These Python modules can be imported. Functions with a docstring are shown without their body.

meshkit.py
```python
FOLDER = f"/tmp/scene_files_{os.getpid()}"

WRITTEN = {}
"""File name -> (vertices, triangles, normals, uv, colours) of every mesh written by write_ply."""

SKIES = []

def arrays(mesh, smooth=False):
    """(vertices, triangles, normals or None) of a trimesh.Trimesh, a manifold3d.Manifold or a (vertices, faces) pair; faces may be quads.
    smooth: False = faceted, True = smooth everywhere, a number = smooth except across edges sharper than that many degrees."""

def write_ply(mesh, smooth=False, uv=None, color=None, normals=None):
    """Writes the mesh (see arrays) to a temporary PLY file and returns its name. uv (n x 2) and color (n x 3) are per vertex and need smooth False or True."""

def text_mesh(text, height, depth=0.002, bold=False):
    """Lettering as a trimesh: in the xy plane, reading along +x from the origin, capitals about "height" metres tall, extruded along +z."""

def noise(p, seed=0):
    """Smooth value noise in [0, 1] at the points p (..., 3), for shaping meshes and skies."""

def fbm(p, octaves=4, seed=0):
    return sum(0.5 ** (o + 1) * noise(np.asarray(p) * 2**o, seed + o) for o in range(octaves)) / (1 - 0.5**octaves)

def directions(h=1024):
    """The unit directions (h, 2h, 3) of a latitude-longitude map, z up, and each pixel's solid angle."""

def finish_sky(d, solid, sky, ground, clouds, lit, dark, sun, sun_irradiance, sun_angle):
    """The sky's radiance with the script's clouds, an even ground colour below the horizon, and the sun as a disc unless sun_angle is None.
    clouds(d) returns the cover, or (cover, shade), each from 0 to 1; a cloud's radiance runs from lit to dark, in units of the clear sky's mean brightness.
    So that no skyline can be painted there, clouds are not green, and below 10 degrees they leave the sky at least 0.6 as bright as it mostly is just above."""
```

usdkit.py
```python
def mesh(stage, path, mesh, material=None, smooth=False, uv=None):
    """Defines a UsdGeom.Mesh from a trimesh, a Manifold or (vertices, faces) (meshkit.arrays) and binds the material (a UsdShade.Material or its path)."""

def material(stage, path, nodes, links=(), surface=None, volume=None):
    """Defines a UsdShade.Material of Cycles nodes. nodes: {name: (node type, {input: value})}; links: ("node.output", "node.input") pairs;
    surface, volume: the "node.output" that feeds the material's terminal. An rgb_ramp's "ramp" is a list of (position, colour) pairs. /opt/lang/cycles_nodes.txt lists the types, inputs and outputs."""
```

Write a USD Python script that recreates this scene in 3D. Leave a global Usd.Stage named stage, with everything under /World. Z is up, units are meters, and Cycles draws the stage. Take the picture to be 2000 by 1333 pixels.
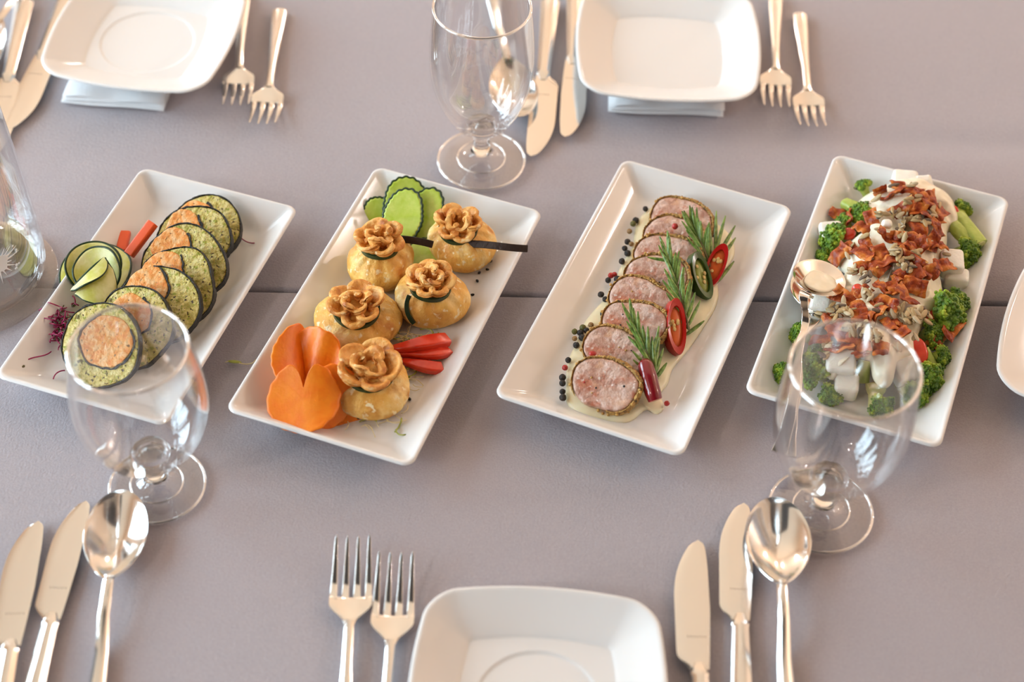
import math, random, numpy as np, trimesh, usdkit, meshkit
from pxr import Usd, UsdGeom, UsdLux, UsdShade, Gf, Sdf
import shapely, shapely.geometry as sg

random.seed(7); rng = np.random.default_rng(7)
stage = Usd.Stage.CreateInMemory()
UsdGeom.SetStageUpAxis(stage, 'Z'); UsdGeom.SetStageMetersPerUnit(stage, 1.0)
UsdGeom.Xform.Define(stage, '/World'); UsdGeom.Scope.Define(stage, '/World/Looks')
PI = math.pi

# ------------------------------------------------------------------ camera, light, exposure
TZ = 0.75                                    # table top
FPX, PITCH, ROLL, CAMH = 3503.5, 0.8460, -0.02572, 1.1149
EYE = np.array([0, 0, TZ + CAMH])
_r, _u = np.array([1.0, 0, 0]), np.array([0, math.sin(PITCH), math.cos(PITCH)])
FWD = np.array([0, math.cos(PITCH), -math.sin(PITCH)])
CR = math.cos(ROLL) * _r - math.sin(ROLL) * _u
CU = math.sin(ROLL) * _r + math.cos(ROLL) * _u
EXPOSURE = 0.1
cam = UsdGeom.Camera.Define(stage, '/World/camera')
M = np.eye(4); M[0, :3], M[1, :3], M[2, :3], M[3, :3] = CR, CU, -FWD, EYE
cam.AddTransformOp().Set(Gf.Matrix4d(M.tolist()))
cam.CreateHorizontalApertureAttr(36.0); cam.CreateVerticalApertureAttr(36.0 * 1333 / 2000)
cam.CreateFocalLengthAttr(FPX / 2000 * 36)
cam.CreateFStopAttr(3.2); cam.CreateFocusDistanceAttr(1.475)
cam.CreateClippingRangeAttr(Gf.Vec2f(0.05, 100)); cam.CreateExposureAttr(EXPOSURE)

SKY, WINDOW_L, WINDOW_C = 0.2, 14.5, (0.63, 0.83, 0.96)
BULB_L, BULB_C = 245.0, (1.0, 0.85, 0.76)
SIDE_L, SIDE_C = 540.0, (1.0, 0.86, 0.82)
dome = UsdLux.DomeLight.Define(stage, '/World/sky')
dome.CreateIntensityAttr(SKY); dome.CreateColorAttr(Gf.Vec3f(0.85, 0.93, 1.0))
RX0, RX1, RY0, RY1, RZ1 = -2.3, 3.4, -2.2, 4.2, 2.9          # the room
WINS = [(-0.55, 0.75), (1.05, 2.35), (2.65, 3.95)]           # windows in the left wall (y from, to)
WZ = (0.85, 2.45)
for i, (a, b) in enumerate(WINS):
    w = UsdLux.RectLight.Define(stage, f'/World/daylight_{i}')
    w.CreateWidthAttr(b - a); w.CreateHeightAttr(WZ[1] - WZ[0]); w.CreateIntensityAttr(WINDOW_L); w.CreateColorAttr(Gf.Vec3f(*WINDOW_C))
    w.AddTranslateOp().Set(Gf.Vec3d(RX0 - 0.16, (a + b) / 2, sum(WZ) / 2)); w.AddRotateXYZOp().Set(Gf.Vec3f(90, 0, -90))

# ------------------------------------------------------------------ helpers
def U(u, v, z=0.0):
    """the point at height z over the table that the pixel (u, v) shows"""
    d = FWD * FPX + CR * (u - 1000) - CU * (v - 666.5)
    return EYE + d * ((TZ + z - EYE[2]) / d[2])

taken = {}
def numbered(parent, name):
    n = taken[(parent, name)] = taken.get((parent, name), -1) + 1
    return name if n == 0 else f'{name}_{n:03d}'

def data(p, label=None, cat=None, group=None, kind=None):
    for k, v in (('label', label), ('category', cat), ('group', group), ('kind', kind)):
        if v:
            p.SetCustomDataByKey(k, v)

def rot(axis, a):
    c, s = math.cos(a), math.sin(a)
    R = np.eye(4)
    i, j = {'x': (1, 2), 'y': (2, 0), 'z': (0, 1)}[axis]
    R[i, i], R[i, j], R[j, i], R[j, j] = c, -s, s, c
    return R
def tr(p):
    T = np.eye(4); T[:3, 3] = p
    return T
def frame(p, x, z):
    z = np.asarray(z, float) / np.linalg.norm(z); x = np.asarray(x, float); x = x - z * (x @ z); x /= np.linalg.norm(x)
    T = np.eye(4); T[:3, 0], T[:3, 1], T[:3, 2], T[:3, 3] = x, np.cross(z, x), z, p
    return T
def setM(x, M):
    UsdGeom.Xformable(x).AddTransformOp().Set(Gf.Matrix4d(np.asarray(M).T.tolist()))

def thing(name, label, cat, M=None, group=None, kind=None):
    x = UsdGeom.Xform.Define(stage, '/World/' + numbered('/World', name))
    setM(x, np.eye(4) if M is None else M)
    data(x.GetPrim(), label, cat, group, kind)
    return x.GetPrim()
def part(parent, name, mesh, mat, smooth=40, label=None, kind=None, M=None):
    root = str(parent.GetPath()); path = root + '/' + numbered(root, name)
    m = usdkit.mesh(stage, path, mesh, mat, smooth=smooth)
    if M is not None:
        setM(m, M)
    data(m.GetPrim(), label, None, None, kind)
    return m.GetPrim()
def single(name, mesh, mat, label, cat, M=None, group=None, kind=None, smooth=40):
    """a thing that is one mesh"""
    m = usdkit.mesh(stage, '/World/' + numbered('/World', name), mesh, mat, smooth=smooth)
    if M is not None:
        setM(m, M)
    data(m.GetPrim(), label, cat, group, kind)
    return m.GetPrim()
def dup(src, label, M, group=None):
    base = src.GetName()
    if base[-4:-3] == '_' and base[-3:].isdigit():
        base = base[:-4]
    was = src.GetCustomData()
    x = UsdGeom.Xform.Define(stage, '/World/' + numbered('/World', base))
    p = x.GetPrim(); p.GetReferences().AddInternalReference(src.GetPath())
    p.GetAttribute('xformOp:transform').Set(Gf.Matrix4d(np.asarray(M).T.tolist()))
    data(p, label, was['category'], group or was.get('group'))
    p.SetInstanceable(True)
    return p

def cat(*ms):
    ms = [m if isinstance(m, trimesh.Trimesh) else trimesh.Trimesh(*[np.asarray(x) for x in quadfix(m)], process=False) for m in ms]
    return trimesh.util.concatenate(ms)
def quadfix(m):
    v, f = m
    f = np.asarray(f)
    if f.shape[1] == 4:
        f = np.vstack([f[:, [0, 1, 2]], f[:, [0, 2, 3]]])
    return v, f
def grid_faces(nu, nv, closed_u=False, off=0, flip=False):
    a = np.arange(nu if closed_u else nu - 1)[:, None]; b = np.arange(nv - 1)[None]
    a2 = (a + 1) % nu
    q = np.stack([a * nv + b, a2 * nv + b, a2 * nv + b + 1, a * nv + b + 1], -1).reshape(-1, 4) + off
    return q[:, ::-1] if flip else q
def loft(rings, cap0=True, cap1=True):
    """rings: equal-length closed loops, counter-clockwise seen from the end they run towards"""
    R = np.asarray(rings, float); k, n = R.shape[:2]
    v = R.reshape(-1, 3); f = []
    i = np.arange(n); j = (i + 1) % n
    for a in range(k - 1):
        f += [np.stack([a * n + i, a * n + j, (a + 1) * n + j], 1), np.stack([a * n + i, (a + 1) * n + j, (a + 1) * n + i], 1)]
    if cap0:
        v = np.vstack([v, R[0].mean(0)]); f.append(np.stack([j, i, np.full(n, len(v) - 1)], 1))
    if cap1:
        v = np.vstack([v, R[-1].mean(0)]); o = (k - 1) * n; f.append(np.stack([o + i, o + j, np.full(n, len(v) - 1)], 1))
    return v, np.vstack(f)
def lathe(profile, n=64, mod=None):
    """profile: (r, z) from the bottom outside to the top; open ends on the axis are closed"""
    t = np.arange(n) / n * 2 * PI
    rings = [np.stack([r * np.cos(t), r * np.sin(t), np.full(n, z)], 1) for r, z in profile]
    return loft(rings)
def thick(G, th, closed_u=False, edge=True):
    """a sheet on the grid G (nu, nv, 3), th thick (number or (nu, nv)), as a closed solid with rounded rims"""
    G = np.asarray(G, float); nu, nv = G.shape[:2]
    if closed_u:
        du = np.roll(G, -1, 0) - np.roll(G, 1, 0)
    else:
        du = np.gradient(G, axis=0)
    dv = np.gradient(G, axis=1)
    N = np.cross(du, dv); N /= np.maximum(np.linalg.norm(N, axis=-1, keepdims=True), 1e-12)
    h = np.broadcast_to(np.asarray(th, float), (nu, nv))[..., None] / 2
    A, B = G + N * h, G - N * h
    n = nu * nv
    f = [grid_faces(nu, nv, closed_u), grid_faces(nu, nv, closed_u, n, True)]
    idx = np.arange(n).reshape(nu, nv)
    loops = [idx[:, 0], idx[:, -1][::-1]] if closed_u else [np.concatenate([idx[:, 0], idx[-1, 1:], idx[::-1, -1][1:], idx[0, ::-1][1:-1]])]
    for L in loops:
        i, j = L, np.roll(L, -1)
        if closed_u and L[0] != idx[0, 0]:
            pass
        f.append(np.stack([j, i, i + n, j + n], 1))
    v = np.vstack([A.reshape(-1, 3), B.reshape(-1, 3)])
    m = trimesh.Trimesh(*quadfix((v, np.vstack(f))), process=False)
    return m
def rims(nu, nv, w=2, closed_u=False):
    """thickness factor that rounds the rims of a sheet"""
    def one(n):
        d = np.minimum(np.arange(n), np.arange(n)[::-1]) / w
        return np.sqrt(1 - (1 - np.clip(d, 0, 1)) ** 2) * 0.85 + 0.15
    return (np.ones(nu) if closed_u else one(nu))[:, None] * one(nv)[None]
def disc(rfun, th, nr=10, nt=72, top=None, bevel=0.0012, dome=0.0):
    """a solid slab with outline rfun(angle), centred, thickness th; top(x, y) adds relief"""
    t = np.arange(nt) / nt * 2 * PI; r = rfun(t)
    def ring(s, z, inset=0):
        rr = np.maximum(r * s - inset, 0)
        x, y = rr * np.cos(t), rr * np.sin(t)
        zz = np.full(nt, z)
        if top is not None:
            zz = zz + (top(x, y) if z > 0 else 0 * x)
        if z > 0 and dome:
            zz = zz + dome * (1 - s * s)
        return np.stack([x, y, zz], 1)
    rings = [ring(s, -th / 2, bevel) for s in (0.02, 0.5, 1)] + [ring(1, -th / 2 + bevel * 0.6, 0.15 * bevel), ring(1, 0.0001), ring(1, th / 2 - bevel * 0.6, 0.15 * bevel)]
    rings += [ring(s, th / 2, bevel) for s in np.linspace(1, 0.02, nr)]
    return loft(rings)
def tube(P, r, n=8, closed=False):
    """a round bar along the points P with radius r (number or per point)"""
    P = np.asarray(P, float); k = len(P); r = np.broadcast_to(np.asarray(r, float), k)
    T = (np.roll(P, -1, 0) - np.roll(P, 1, 0)) if closed else np.gradient(P, axis=0)
    T /= np.maximum(np.linalg.norm(T, axis=1, keepdims=True), 1e-12)
    a = np.array([0, 0, 1.0]) if abs(T[0, 2]) < 0.9 else np.array([1.0, 0, 0])
    t = np.arange(n) / n * 2 * PI; rings = []
    for p, d, rr in zip(P, T, r):
        x = np.cross(a, d)
        x /= max(np.linalg.norm(x), 1e-9); y = np.cross(d, x); a = np.cross(d, x) if False else a
        rings.append(p + rr * (np.cos(t)[:, None] * x + np.sin(t)[:, None] * y))
    if closed:
        return loft(rings + rings[:1], False, False)
    return loft(rings)
def ribbon(P, w, th, up=(0, 0, 1), n=3):
    """a flat strip along P, w wide (number or per point), th thick, lying across the direction up"""
    P = np.asarray(P, float); T = np.gradient(P, axis=0); S = np.cross(T, np.asarray(up, float)); S /= np.maximum(np.linalg.norm(S, axis=1, keepdims=True), 1e-12)
    w = np.broadcast_to(np.asarray(w, float), len(P))
    G = P[:, None] + S[:, None] * (np.linspace(0.5, -0.5, n)[None, :, None] * w[:, None, None])
    return thick(G, th)
def spline(pts, n=24):
    from scipy.interpolate import CubicSpline
    pts = np.asarray(pts, float); s = np.r_[0, np.cumsum(np.linalg.norm(np.diff(pts, axis=0), axis=1))]
    return CubicSpline(s, pts)(np.linspace(0, s[-1], n))
def jitter(mesh, amp, scale, seed=0):
    v, f = quadfix(mesh) if isinstance(mesh, tuple) else (np.array(mesh.vertices), np.array(mesh.faces))
    m = trimesh.Trimesh(v, f, process=False)
    n = np.array(m.vertex_normals)
    return trimesh.Trimesh(v + n * ((meshkit.fbm(v * scale + seed * 7.31, 3, seed) - 0.5) * 2 * amp)[:, None], f, process=False)
def wob(seed, amp, k=5):
    """a random smooth wobble of an outline: angle -> factor about 1"""
    g = np.random.default_rng(seed); a = g.normal(0, 1, k) / (1 + np.arange(k)); p = g.uniform(0, 2 * PI, k)
    return lambda t: 1 + amp * sum(a[i] * np.cos((i + 2) * t + p[i]) for i in range(k))

# ------------------------------------------------------------------ materials
LOOK = {}
def mat(name, col, rough=0.5, ramp=None, scale=60, detail=3, bump=None, stretch=None, spots=(), **kw):
    """principled material; ramp: colours over a noise of that scale; bump: (scale, height in metres[, detail])"""
    n = {'p': ('principled_bsdf', {'roughness': rough, **({} if ramp else {'base_color': col}), **kw}), 'tc': ('texture_coordinate', {})}
    L = []
    vec = 'tc.object'
    if stretch:
        n['mp'] = ('mapping', {'scale': stretch}); L.append(('tc.object', 'mp.vector')); vec = 'mp.vector'
    if ramp:
        n['n'] = ('noise_texture', {'scale': scale, 'detail': detail, 'roughness': 0.6}); n['r'] = ('rgb_ramp', {'ramp': ramp})
        L += [(vec, 'n.vector'), ('n.fac', 'r.fac')]; last = 'r.color'
        for i, (sc, lo, hi, c) in enumerate(spots):               # flecks of a colour where another noise lies above lo
            n[f's{i}'] = ('noise_texture', {'scale': sc, 'detail': 2}); n[f'sr{i}'] = ('map_range', {'from_min': lo, 'from_max': hi, 'clamp': True})
            n[f'of{i}'] = ('vector_math', {'math_type': 'add', 'vector2': (1.7 * i + 0.9, 2.3 * i, 0.4)}); n[f'm{i}'] = ('mix_color', {'b': c})
            L += [(vec, f'of{i}.vector1'), (f'of{i}.vector', f's{i}.vector'), (f's{i}.fac', f'sr{i}.value'), (f'sr{i}.result', f'm{i}.fac'), (last, f'm{i}.a')]; last = f'm{i}.result'
        L.append((last, 'p.base_color'))
    if bump:
        n['bn'] = ('noise_texture', {'scale': bump[0], 'detail': bump[2] if len(bump) > 2 else 2}); n['b'] = ('bump', {'distance': bump[1], 'strength': 1.0})
        L += [(vec, 'bn.vector'), ('bn.fac', 'b.height'), ('b.normal', 'p.normal')]
    LOOK[name] = usdkit.material(stage, '/World/Looks/' + name, n, L, surface='p.BSDF')
    return LOOK[name]

china = mat('white_china', (0.78, 0.765, 0.75), 0.12, specular_ior_level=0.5)
steel = mat('polished_steel', (0.80, 0.785, 0.76), 0.12, metallic=1.0)
steel2 = mat('polished_steel_handle', (0.78, 0.765, 0.74), 0.15, metallic=1.0)
etch = mat('etched_mark', (0.42, 0.33, 0.26), 0.5, metallic=0.6)
glass = mat('clear_glass', (1, 1, 1), 0.0, transmission_weight=1.0, ior=1.45)
thin = usdkit.material(stage, '/World/Looks/thin_glass', {         # thin-walled glass: see-through with a reflection that grows towards the outline
    'lw': ('layer_weight', {'blend': 0.5}), 'pw': ('math', {'math_type': 'power', 'value2': 2.4}), 'ma': ('math', {'math_type': 'multiply_add', 'value2': 0.82, 'value3': 0.055}),
    't': ('transparent_bsdf', {'color': (0.985, 0.985, 0.985)}), 'g': ('glossy_bsdf', {'color': (1, 1, 1), 'roughness': 0.0}), 'm': ('mix_closure', {})},
    [('lw.facing', 'pw.value1'), ('pw.value', 'ma.value1'), ('ma.value', 'm.fac'), ('t.BSDF', 'm.closure1'), ('g.BSDF', 'm.closure2')], surface='m.closure')
rimg = usdkit.material(stage, '/World/Looks/rim_glass', {'t': ('transparent_bsdf', {}), 'g': ('glossy_bsdf', {'color': (1, 1, 1), 'roughness': 0.05}), 'm': ('mix_closure', {'fac': 0.45})},
                        [('t.BSDF', 'm.closure1'), ('g.BSDF', 'm.closure2')], surface='m.closure')
emblem = mat('white_enamel', (0.9, 0.9, 0.9), 0.4)
linen = mat('white_linen', (0.84, 0.84, 0.85), 0.85, bump=(900, 0.0004), sheen_weight=0.2)
cloth = usdkit.material(stage, '/World/Looks/grey_cloth', {
    'tc': ('texture_coordinate', {}), 'n': ('noise_texture', {'scale': 520, 'detail': 3}), 'b': ('bump', {'distance': 0.0007, 'strength': 0.7}),
    'n2': ('noise_texture', {'scale': 700, 'detail': 2}), 'r': ('rgb_ramp', {'ramp': [(0.25, (0.370, 0.338, 0.360)), (0.75, (0.428, 0.390, 0.415))]}),
    'p': ('principled_bsdf', {'roughness': 0.8, 'specular_ior_level': 0.25, 'sheen_weight': 0.25, 'sheen_roughness': 0.4})},
    [('tc.object', 'n.vector'), ('tc.object', 'n2.vector'), ('n.fac', 'b.height'), ('b.normal', 'p.normal'), ('n2.fac', 'r.fac'), ('r.color', 'p.base_color')], surface='p.BSDF')

# ------------------------------------------------------------------ the room
def box(x0, x1, y0, y1, z0, z1):
    return trimesh.creation.box([x1 - x0, y1 - y0, z1 - z0], tr([(x0 + x1) / 2, (y0 + y1) / 2, (z0 + z1) / 2]))
plaster = mat('warm_plaster', (0.82, 0.66, 0.51), 0.9, bump=(40, 0.001))
ceil_m = mat('warm_ceiling', (0.86, 0.72, 0.56), 0.9)
dark_wall = mat('dark_panelling', (0.05, 0.042, 0.038), 0.6)
floor_m = mat('wood_floor', (0.40, 0.27, 0.16), 0.45, ramp=[(0.2, (0.36, 0.24, 0.14)), (0.8, (0.52, 0.36, 0.22))], scale=3, stretch=(1, 14, 1))
frame_m = mat('white_paint', (0.8, 0.8, 0.8), 0.5)
dark_wood = mat('dark_wood', (0.10, 0.06, 0.04), 0.4)
def struct(name, mesh, m, label=None):
    p = usdkit.mesh(stage, '/World/' + name, mesh, m).GetPrim(); data(p, label, None, None, 'structure'); return p
T = 0.12
struct('floor', box(RX0 - T, RX1 + T, RY0 - T, RY1 + T, -0.1, 0), floor_m, 'brown wooden floor of the dining room')
struct('ceiling', box(RX0 - T, RX1 + T, RY0 - T, RY1 + T, RZ1, RZ1 + 0.1), ceil_m, 'warm painted ceiling of the dining room')
struct('trim_1', box(-0.75, 1.0, RY0, 1.35, RZ1 - 0.14, RZ1), dark_wall, 'dark wooden ceiling panel above the near side of the tables')
struct('wall_right', box(RX1, RX1 + T, RY0, RY1, 0, RZ1), plaster, 'warm plaster wall on the right')
struct('wall_back', box(RX0 - T, RX1 + T, RY1, RY1 + T, 0, RZ1), plaster, 'warm plaster wall behind the tables')
struct('wall_front', box(RX0 - T, RX1 + T, RY0 - T, RY0, 0, RZ1), dark_wall, 'dark panelled wall behind the viewer')
ys = [RY0] + [y for w in WINS for y in w] + [RY1]
pieces = [box(RX0 - T, RX0, RY0, RY1, 0, WZ[0]), box(RX0 - T, RX0, RY0, RY1, WZ[1], RZ1)] + [box(RX0 - T, RX0, ys[i], ys[i + 1], WZ[0], WZ[1]) for i in range(0, len(ys), 2)]
struct('wall_left', cat(*pieces), plaster, 'warm plaster wall with three windows on the left')
pane_m = usdkit.material(stage, '/World/Looks/window_pane', {'t': ('transparent_bsdf', {}), 'g': ('glossy_bsdf', {'roughness': 0.02}), 'f': ('fresnel', {'IOR': 1.4}), 'm': ('mix_closure', {})},
                         [('f.fac', 'm.fac'), ('t.BSDF', 'm.closure1'), ('g.BSDF', 'm.closure2')], surface='m.closure')
for i, (a, b) in enumerate(WINS):
    p = UsdGeom.Xform.Define(stage, f'/World/window_{i + 1}').GetPrim(); data(p, None, None, None, 'structure')
    x0, x1, m, c, q = RX0 - 0.10, RX0 - 0.04, 0.06, (a + b) / 2, WZ[0] + 1.05
    part(p, 'window_frame', cat(box(x0, x1, a, a + m, *WZ), box(x0, x1, b - m, b, *WZ), box(x0, x1, a, b, WZ[0], WZ[0] + m), box(x0, x1, a, b, WZ[1] - m, WZ[1]),
                                box(x0, x1, c - 0.04, c + 0.04, *WZ), box(x0, x1, a, b, q - 0.03, q + 0.03)), frame_m, False)
    part(p, 'pane', box(RX0 - 0.072, RX0 - 0.068, a, b, *WZ), pane_m, False)

# pendant lamps
bulb_m = usdkit.material(stage, '/World/Looks/bulb', {'e': ('emission', {'color': BULB_C, 'strength': 60.0})}, surface='e.emission')
brass = mat('lamp_metal', (0.1, 0.08, 0.06), 0.4, metallic=0.8)
lamp0, LAMPS = None, [(x, 3.75) for x in (-1.2, 0.0, 1.2, 2.4)] + [(2.9, 1.3), (2.9, 2.6), (-1.6, -0.6)]
for i, (x, y) in enumerate(LAMPS):
    Mx = tr([x, y, 0.3 if i >= 4 else 0]); z = 2.0
    lab = 'dark metal pendant lamp with bare bulb hanging from the ceiling'
    if lamp0 is None:
        lamp0 = thing('pendant_lamp', lab, 'lamp', Mx, 'pendant lamps under the ceiling')
        part(lamp0, 'cord', tube([(0, 0, z + 0.1), (0, 0, RZ1 - 0.31)], 0.004, 6), brass)
        part(lamp0, 'socket', lathe([(0.022, z + 0.035), (0.024, z + 0.06), (0.02, z + 0.1), (0.005, z + 0.11)], 20), brass)
    else:
        dup(lamp0, lab, Mx)
    s = UsdLux.SphereLight.Define(stage, f'/World/bulb_light_{i}')
    s.CreateRadiusAttr(0.035); s.CreateIntensityAttr(BULB_L if i < 4 else SIDE_L); s.CreateColorAttr(Gf.Vec3f(*(BULB_C if i < 4 else SIDE_C)))
    s.AddTranslateOp().Set(Gf.Vec3d(x, y, z + (0.3 if i >= 4 else 0)))

# ------------------------------------------------------------------ tables and cloths
SEAM = lambda x: 1.0432 + 0.0093 * x
def table(name, y0, y1, label):
    t = thing(name, label, 'table')
    part(t, 'tabletop', box(-1.5, 1.5, y0 + 0.02, y1 - 0.02, TZ - 0.035, TZ - 0.006), dark_wood, False)
    for x in (-1.4, 1.4):
        for y in (y0 + 0.1, y1 - 0.1):
            part(t, 'leg', box(x - 0.03, x + 0.03, y - 0.03, y + 0.03, 0.0, TZ - 0.035), dark_wood, False)
table('dining_table', 0.36, 1.03, 'dark wooden dining table under the front grey cloth')
table('dining_table', 1.06, 1.76, 'dark wooden dining table under the rear grey cloth')
def cloth_mesh(front):
    xs = np.linspace(-1.52, 1.52, 260)
    if front:
        d = np.concatenate([[-0.30, -0.2, -0.1, -0.03, -0.008, 0.0], np.linspace(0.012, 0.66, 90), [0.6705, 0.6725, 0.6740, 0.6748, 0.6752]])
        y = np.maximum(d, 0); z = np.minimum(d, 0)
        drop = np.array([0.0] * 96 + [0.0004, 0.0012, 0.0030, 0.006, 0.03]); edge = 0.6752
        Y = 0.345 + (y / edge)[None] * (SEAM(xs)[:, None] - 0.0006 - 0.345); Z = np.broadcast_to(z - drop, Y.shape).copy()
        Z[:, :3] = Z[:, :3]
    else:
        d = np.concatenate([[-1, -0.9, -0.8, -0.7, -0.6], np.linspace(0, 1, 90), [1.003, 1.02, 1.1, 1.2]])
        off = np.array([0, 0.0003, 0.0008, 0.0018, 0.0035] + list(np.linspace(0.012, 0.705, 90)) + [0.709] * 4)
        drop = np.array([0.03, 0.006, 0.003, 0.0012, 0.0004] + [0.0] * 90 + [0.004, 0.06, 0.15, 0.3])
        Y = SEAM(xs)[:, None] + 0.0006 + off[None]; Z = np.broadcast_to(-drop, Y.shape).copy()
    X = np.broadcast_to(xs[:, None], Y.shape)
    # soft unevenness of the lying cloth
    w = np.clip(np.minimum((Y - 0.36) / 0.05, (1.74 - Y) / 0.05), 0, 1) * np.clip(np.abs(Y - SEAM(X)) / 0.03, 0, 1)
    P = np.stack([X * 2.2, Y * 5.0, 0 * X], -1)
    Z = Z + w * ((meshkit.fbm(P, 3, 3) - 0.5) * 0.0022)
    yy = 1.245 + 0.02 * np.sin(X * 2.5) - 0.03 * X
    Z = Z - w * 0.0026 * np.exp(-((Y - yy) / 0.016) ** 2) * np.clip((X + 0.1) / 0.3, 0, 1)
    if not front:
        Z = np.maximum(Z, -10)
    G = np.stack([X, Y, TZ - 0.003 + Z], -1)
    m = thick(G, 0.0016)
    return m
LIFT = 0.0005
for fr, lab in ((True, 'mauve grey tablecloth over the front table, below the dark seam'), (False, 'mauve grey tablecloth over the rear table, above the dark seam')):
    single('tablecloth', cloth_mesh(fr), cloth, lab, 'tablecloth', smooth=60)

# ------------------------------------------------------------------ china
def rrect(hx, hy, r, z, n=8, bulge=0.0):
    r = min(r, hx * 0.99, hy * 0.99); pts = []
    for cx, cy, a0 in ((hx - r, hy - r, 0), (-hx + r, hy - r, PI / 2), (-hx + r, -hy + r, PI), (hx - r, -hy + r, 1.5 * PI)):
        for a in np.linspace(a0, a0 + PI / 2, n):
            pts.append((cx + r * math.cos(a), cy + r * math.sin(a)))
    out = []
    m = len(pts)
    for i in range(m):                                    # put extra points on the straight sides
        out.append(pts[i])
        if (i + 1) % n == 0:
            a, b = np.array(pts[i]), np.array(pts[(i + 1) % m])
            out += [tuple(a + (b - a) * s) for s in np.linspace(0, 1, 12)[1:-1]]
    p = np.array(out)
    if bulge:
        q = p.copy()
        p[:, 0] += np.sign(q[:, 0]) * bulge * np.abs(q[:, 0]) / hx * (1 - np.clip(q[:, 1] / hy, -1, 1) ** 2)
        p[:, 1] += np.sign(q[:, 1]) * bulge * np.abs(q[:, 1]) / hy * (1 - np.clip(q[:, 0] / hx, -1, 1) ** 2)
    return np.column_stack([p, np.full(len(p), z)])
FLOOR = 0.0065
def platter_mesh(W, L):
    hx, hy = W / 2, L / 2
    prof = [(0.034, 0.0012, 5), (0.033, 0.0, 6), (0.030, 0.0, 6), (0.028, 0.0012, 6), (0.012, 0.0105, 7), (0.0025, 0.0195, 8), (0.0006, 0.0213, 9), (0.0, 0.0226, 9), (0.0006, 0.0238, 9),
            (0.0018, 0.0243, 8.5), (0.0034, 0.0239, 8), (0.0052, 0.0224, 7), (0.012, 0.0166, 6), (0.019, 0.0112, 5.5), (0.0235, 0.0083, 5), (0.027, 0.0070, 5), (0.031, FLOOR, 5)]
    rings = [rrect(hx - i, hy - i, r / 1000, z) for i, z, r in prof]
    rings += [rings[-1] * [s, s, 1] for s in (0.6, 0.2)]
    return loft(rings)
PLAT = {'a': (-0.29915, 1.01487, -0.31146), 'b': (-0.09970, 1.00240, -0.33575), 'c': (0.11446, 1.01972, -0.37327), 'd': (0.31019, 1.03400, -0.34198)}
def platM(k):
    x, y, a = PLAT[k]
    return tr([x, y, TZ]) @ rot('z', a)
WL = 0.15807, 0.30
plat0 = thing('serving_platter', 'white rectangular platter holding the five pastry pouches', 'platter', platM('b'))
part(plat0, 'dish', platter_mesh(*WL), china, 50)
dup(plat0, 'white rectangular platter holding the sliced meat on cream sauce', platM('c'))
dup(plat0, 'white rectangular platter holding the broccoli and bacon salad', platM('d'))
p1 = thing('serving_platter', 'smaller white rectangular platter holding the green and salmon roulade slices', 'platter', platM('a'))
part(p1, 'dish', platter_mesh(WL[0] * 0.954, 0.30 * 0.8616), china, 50)

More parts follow.
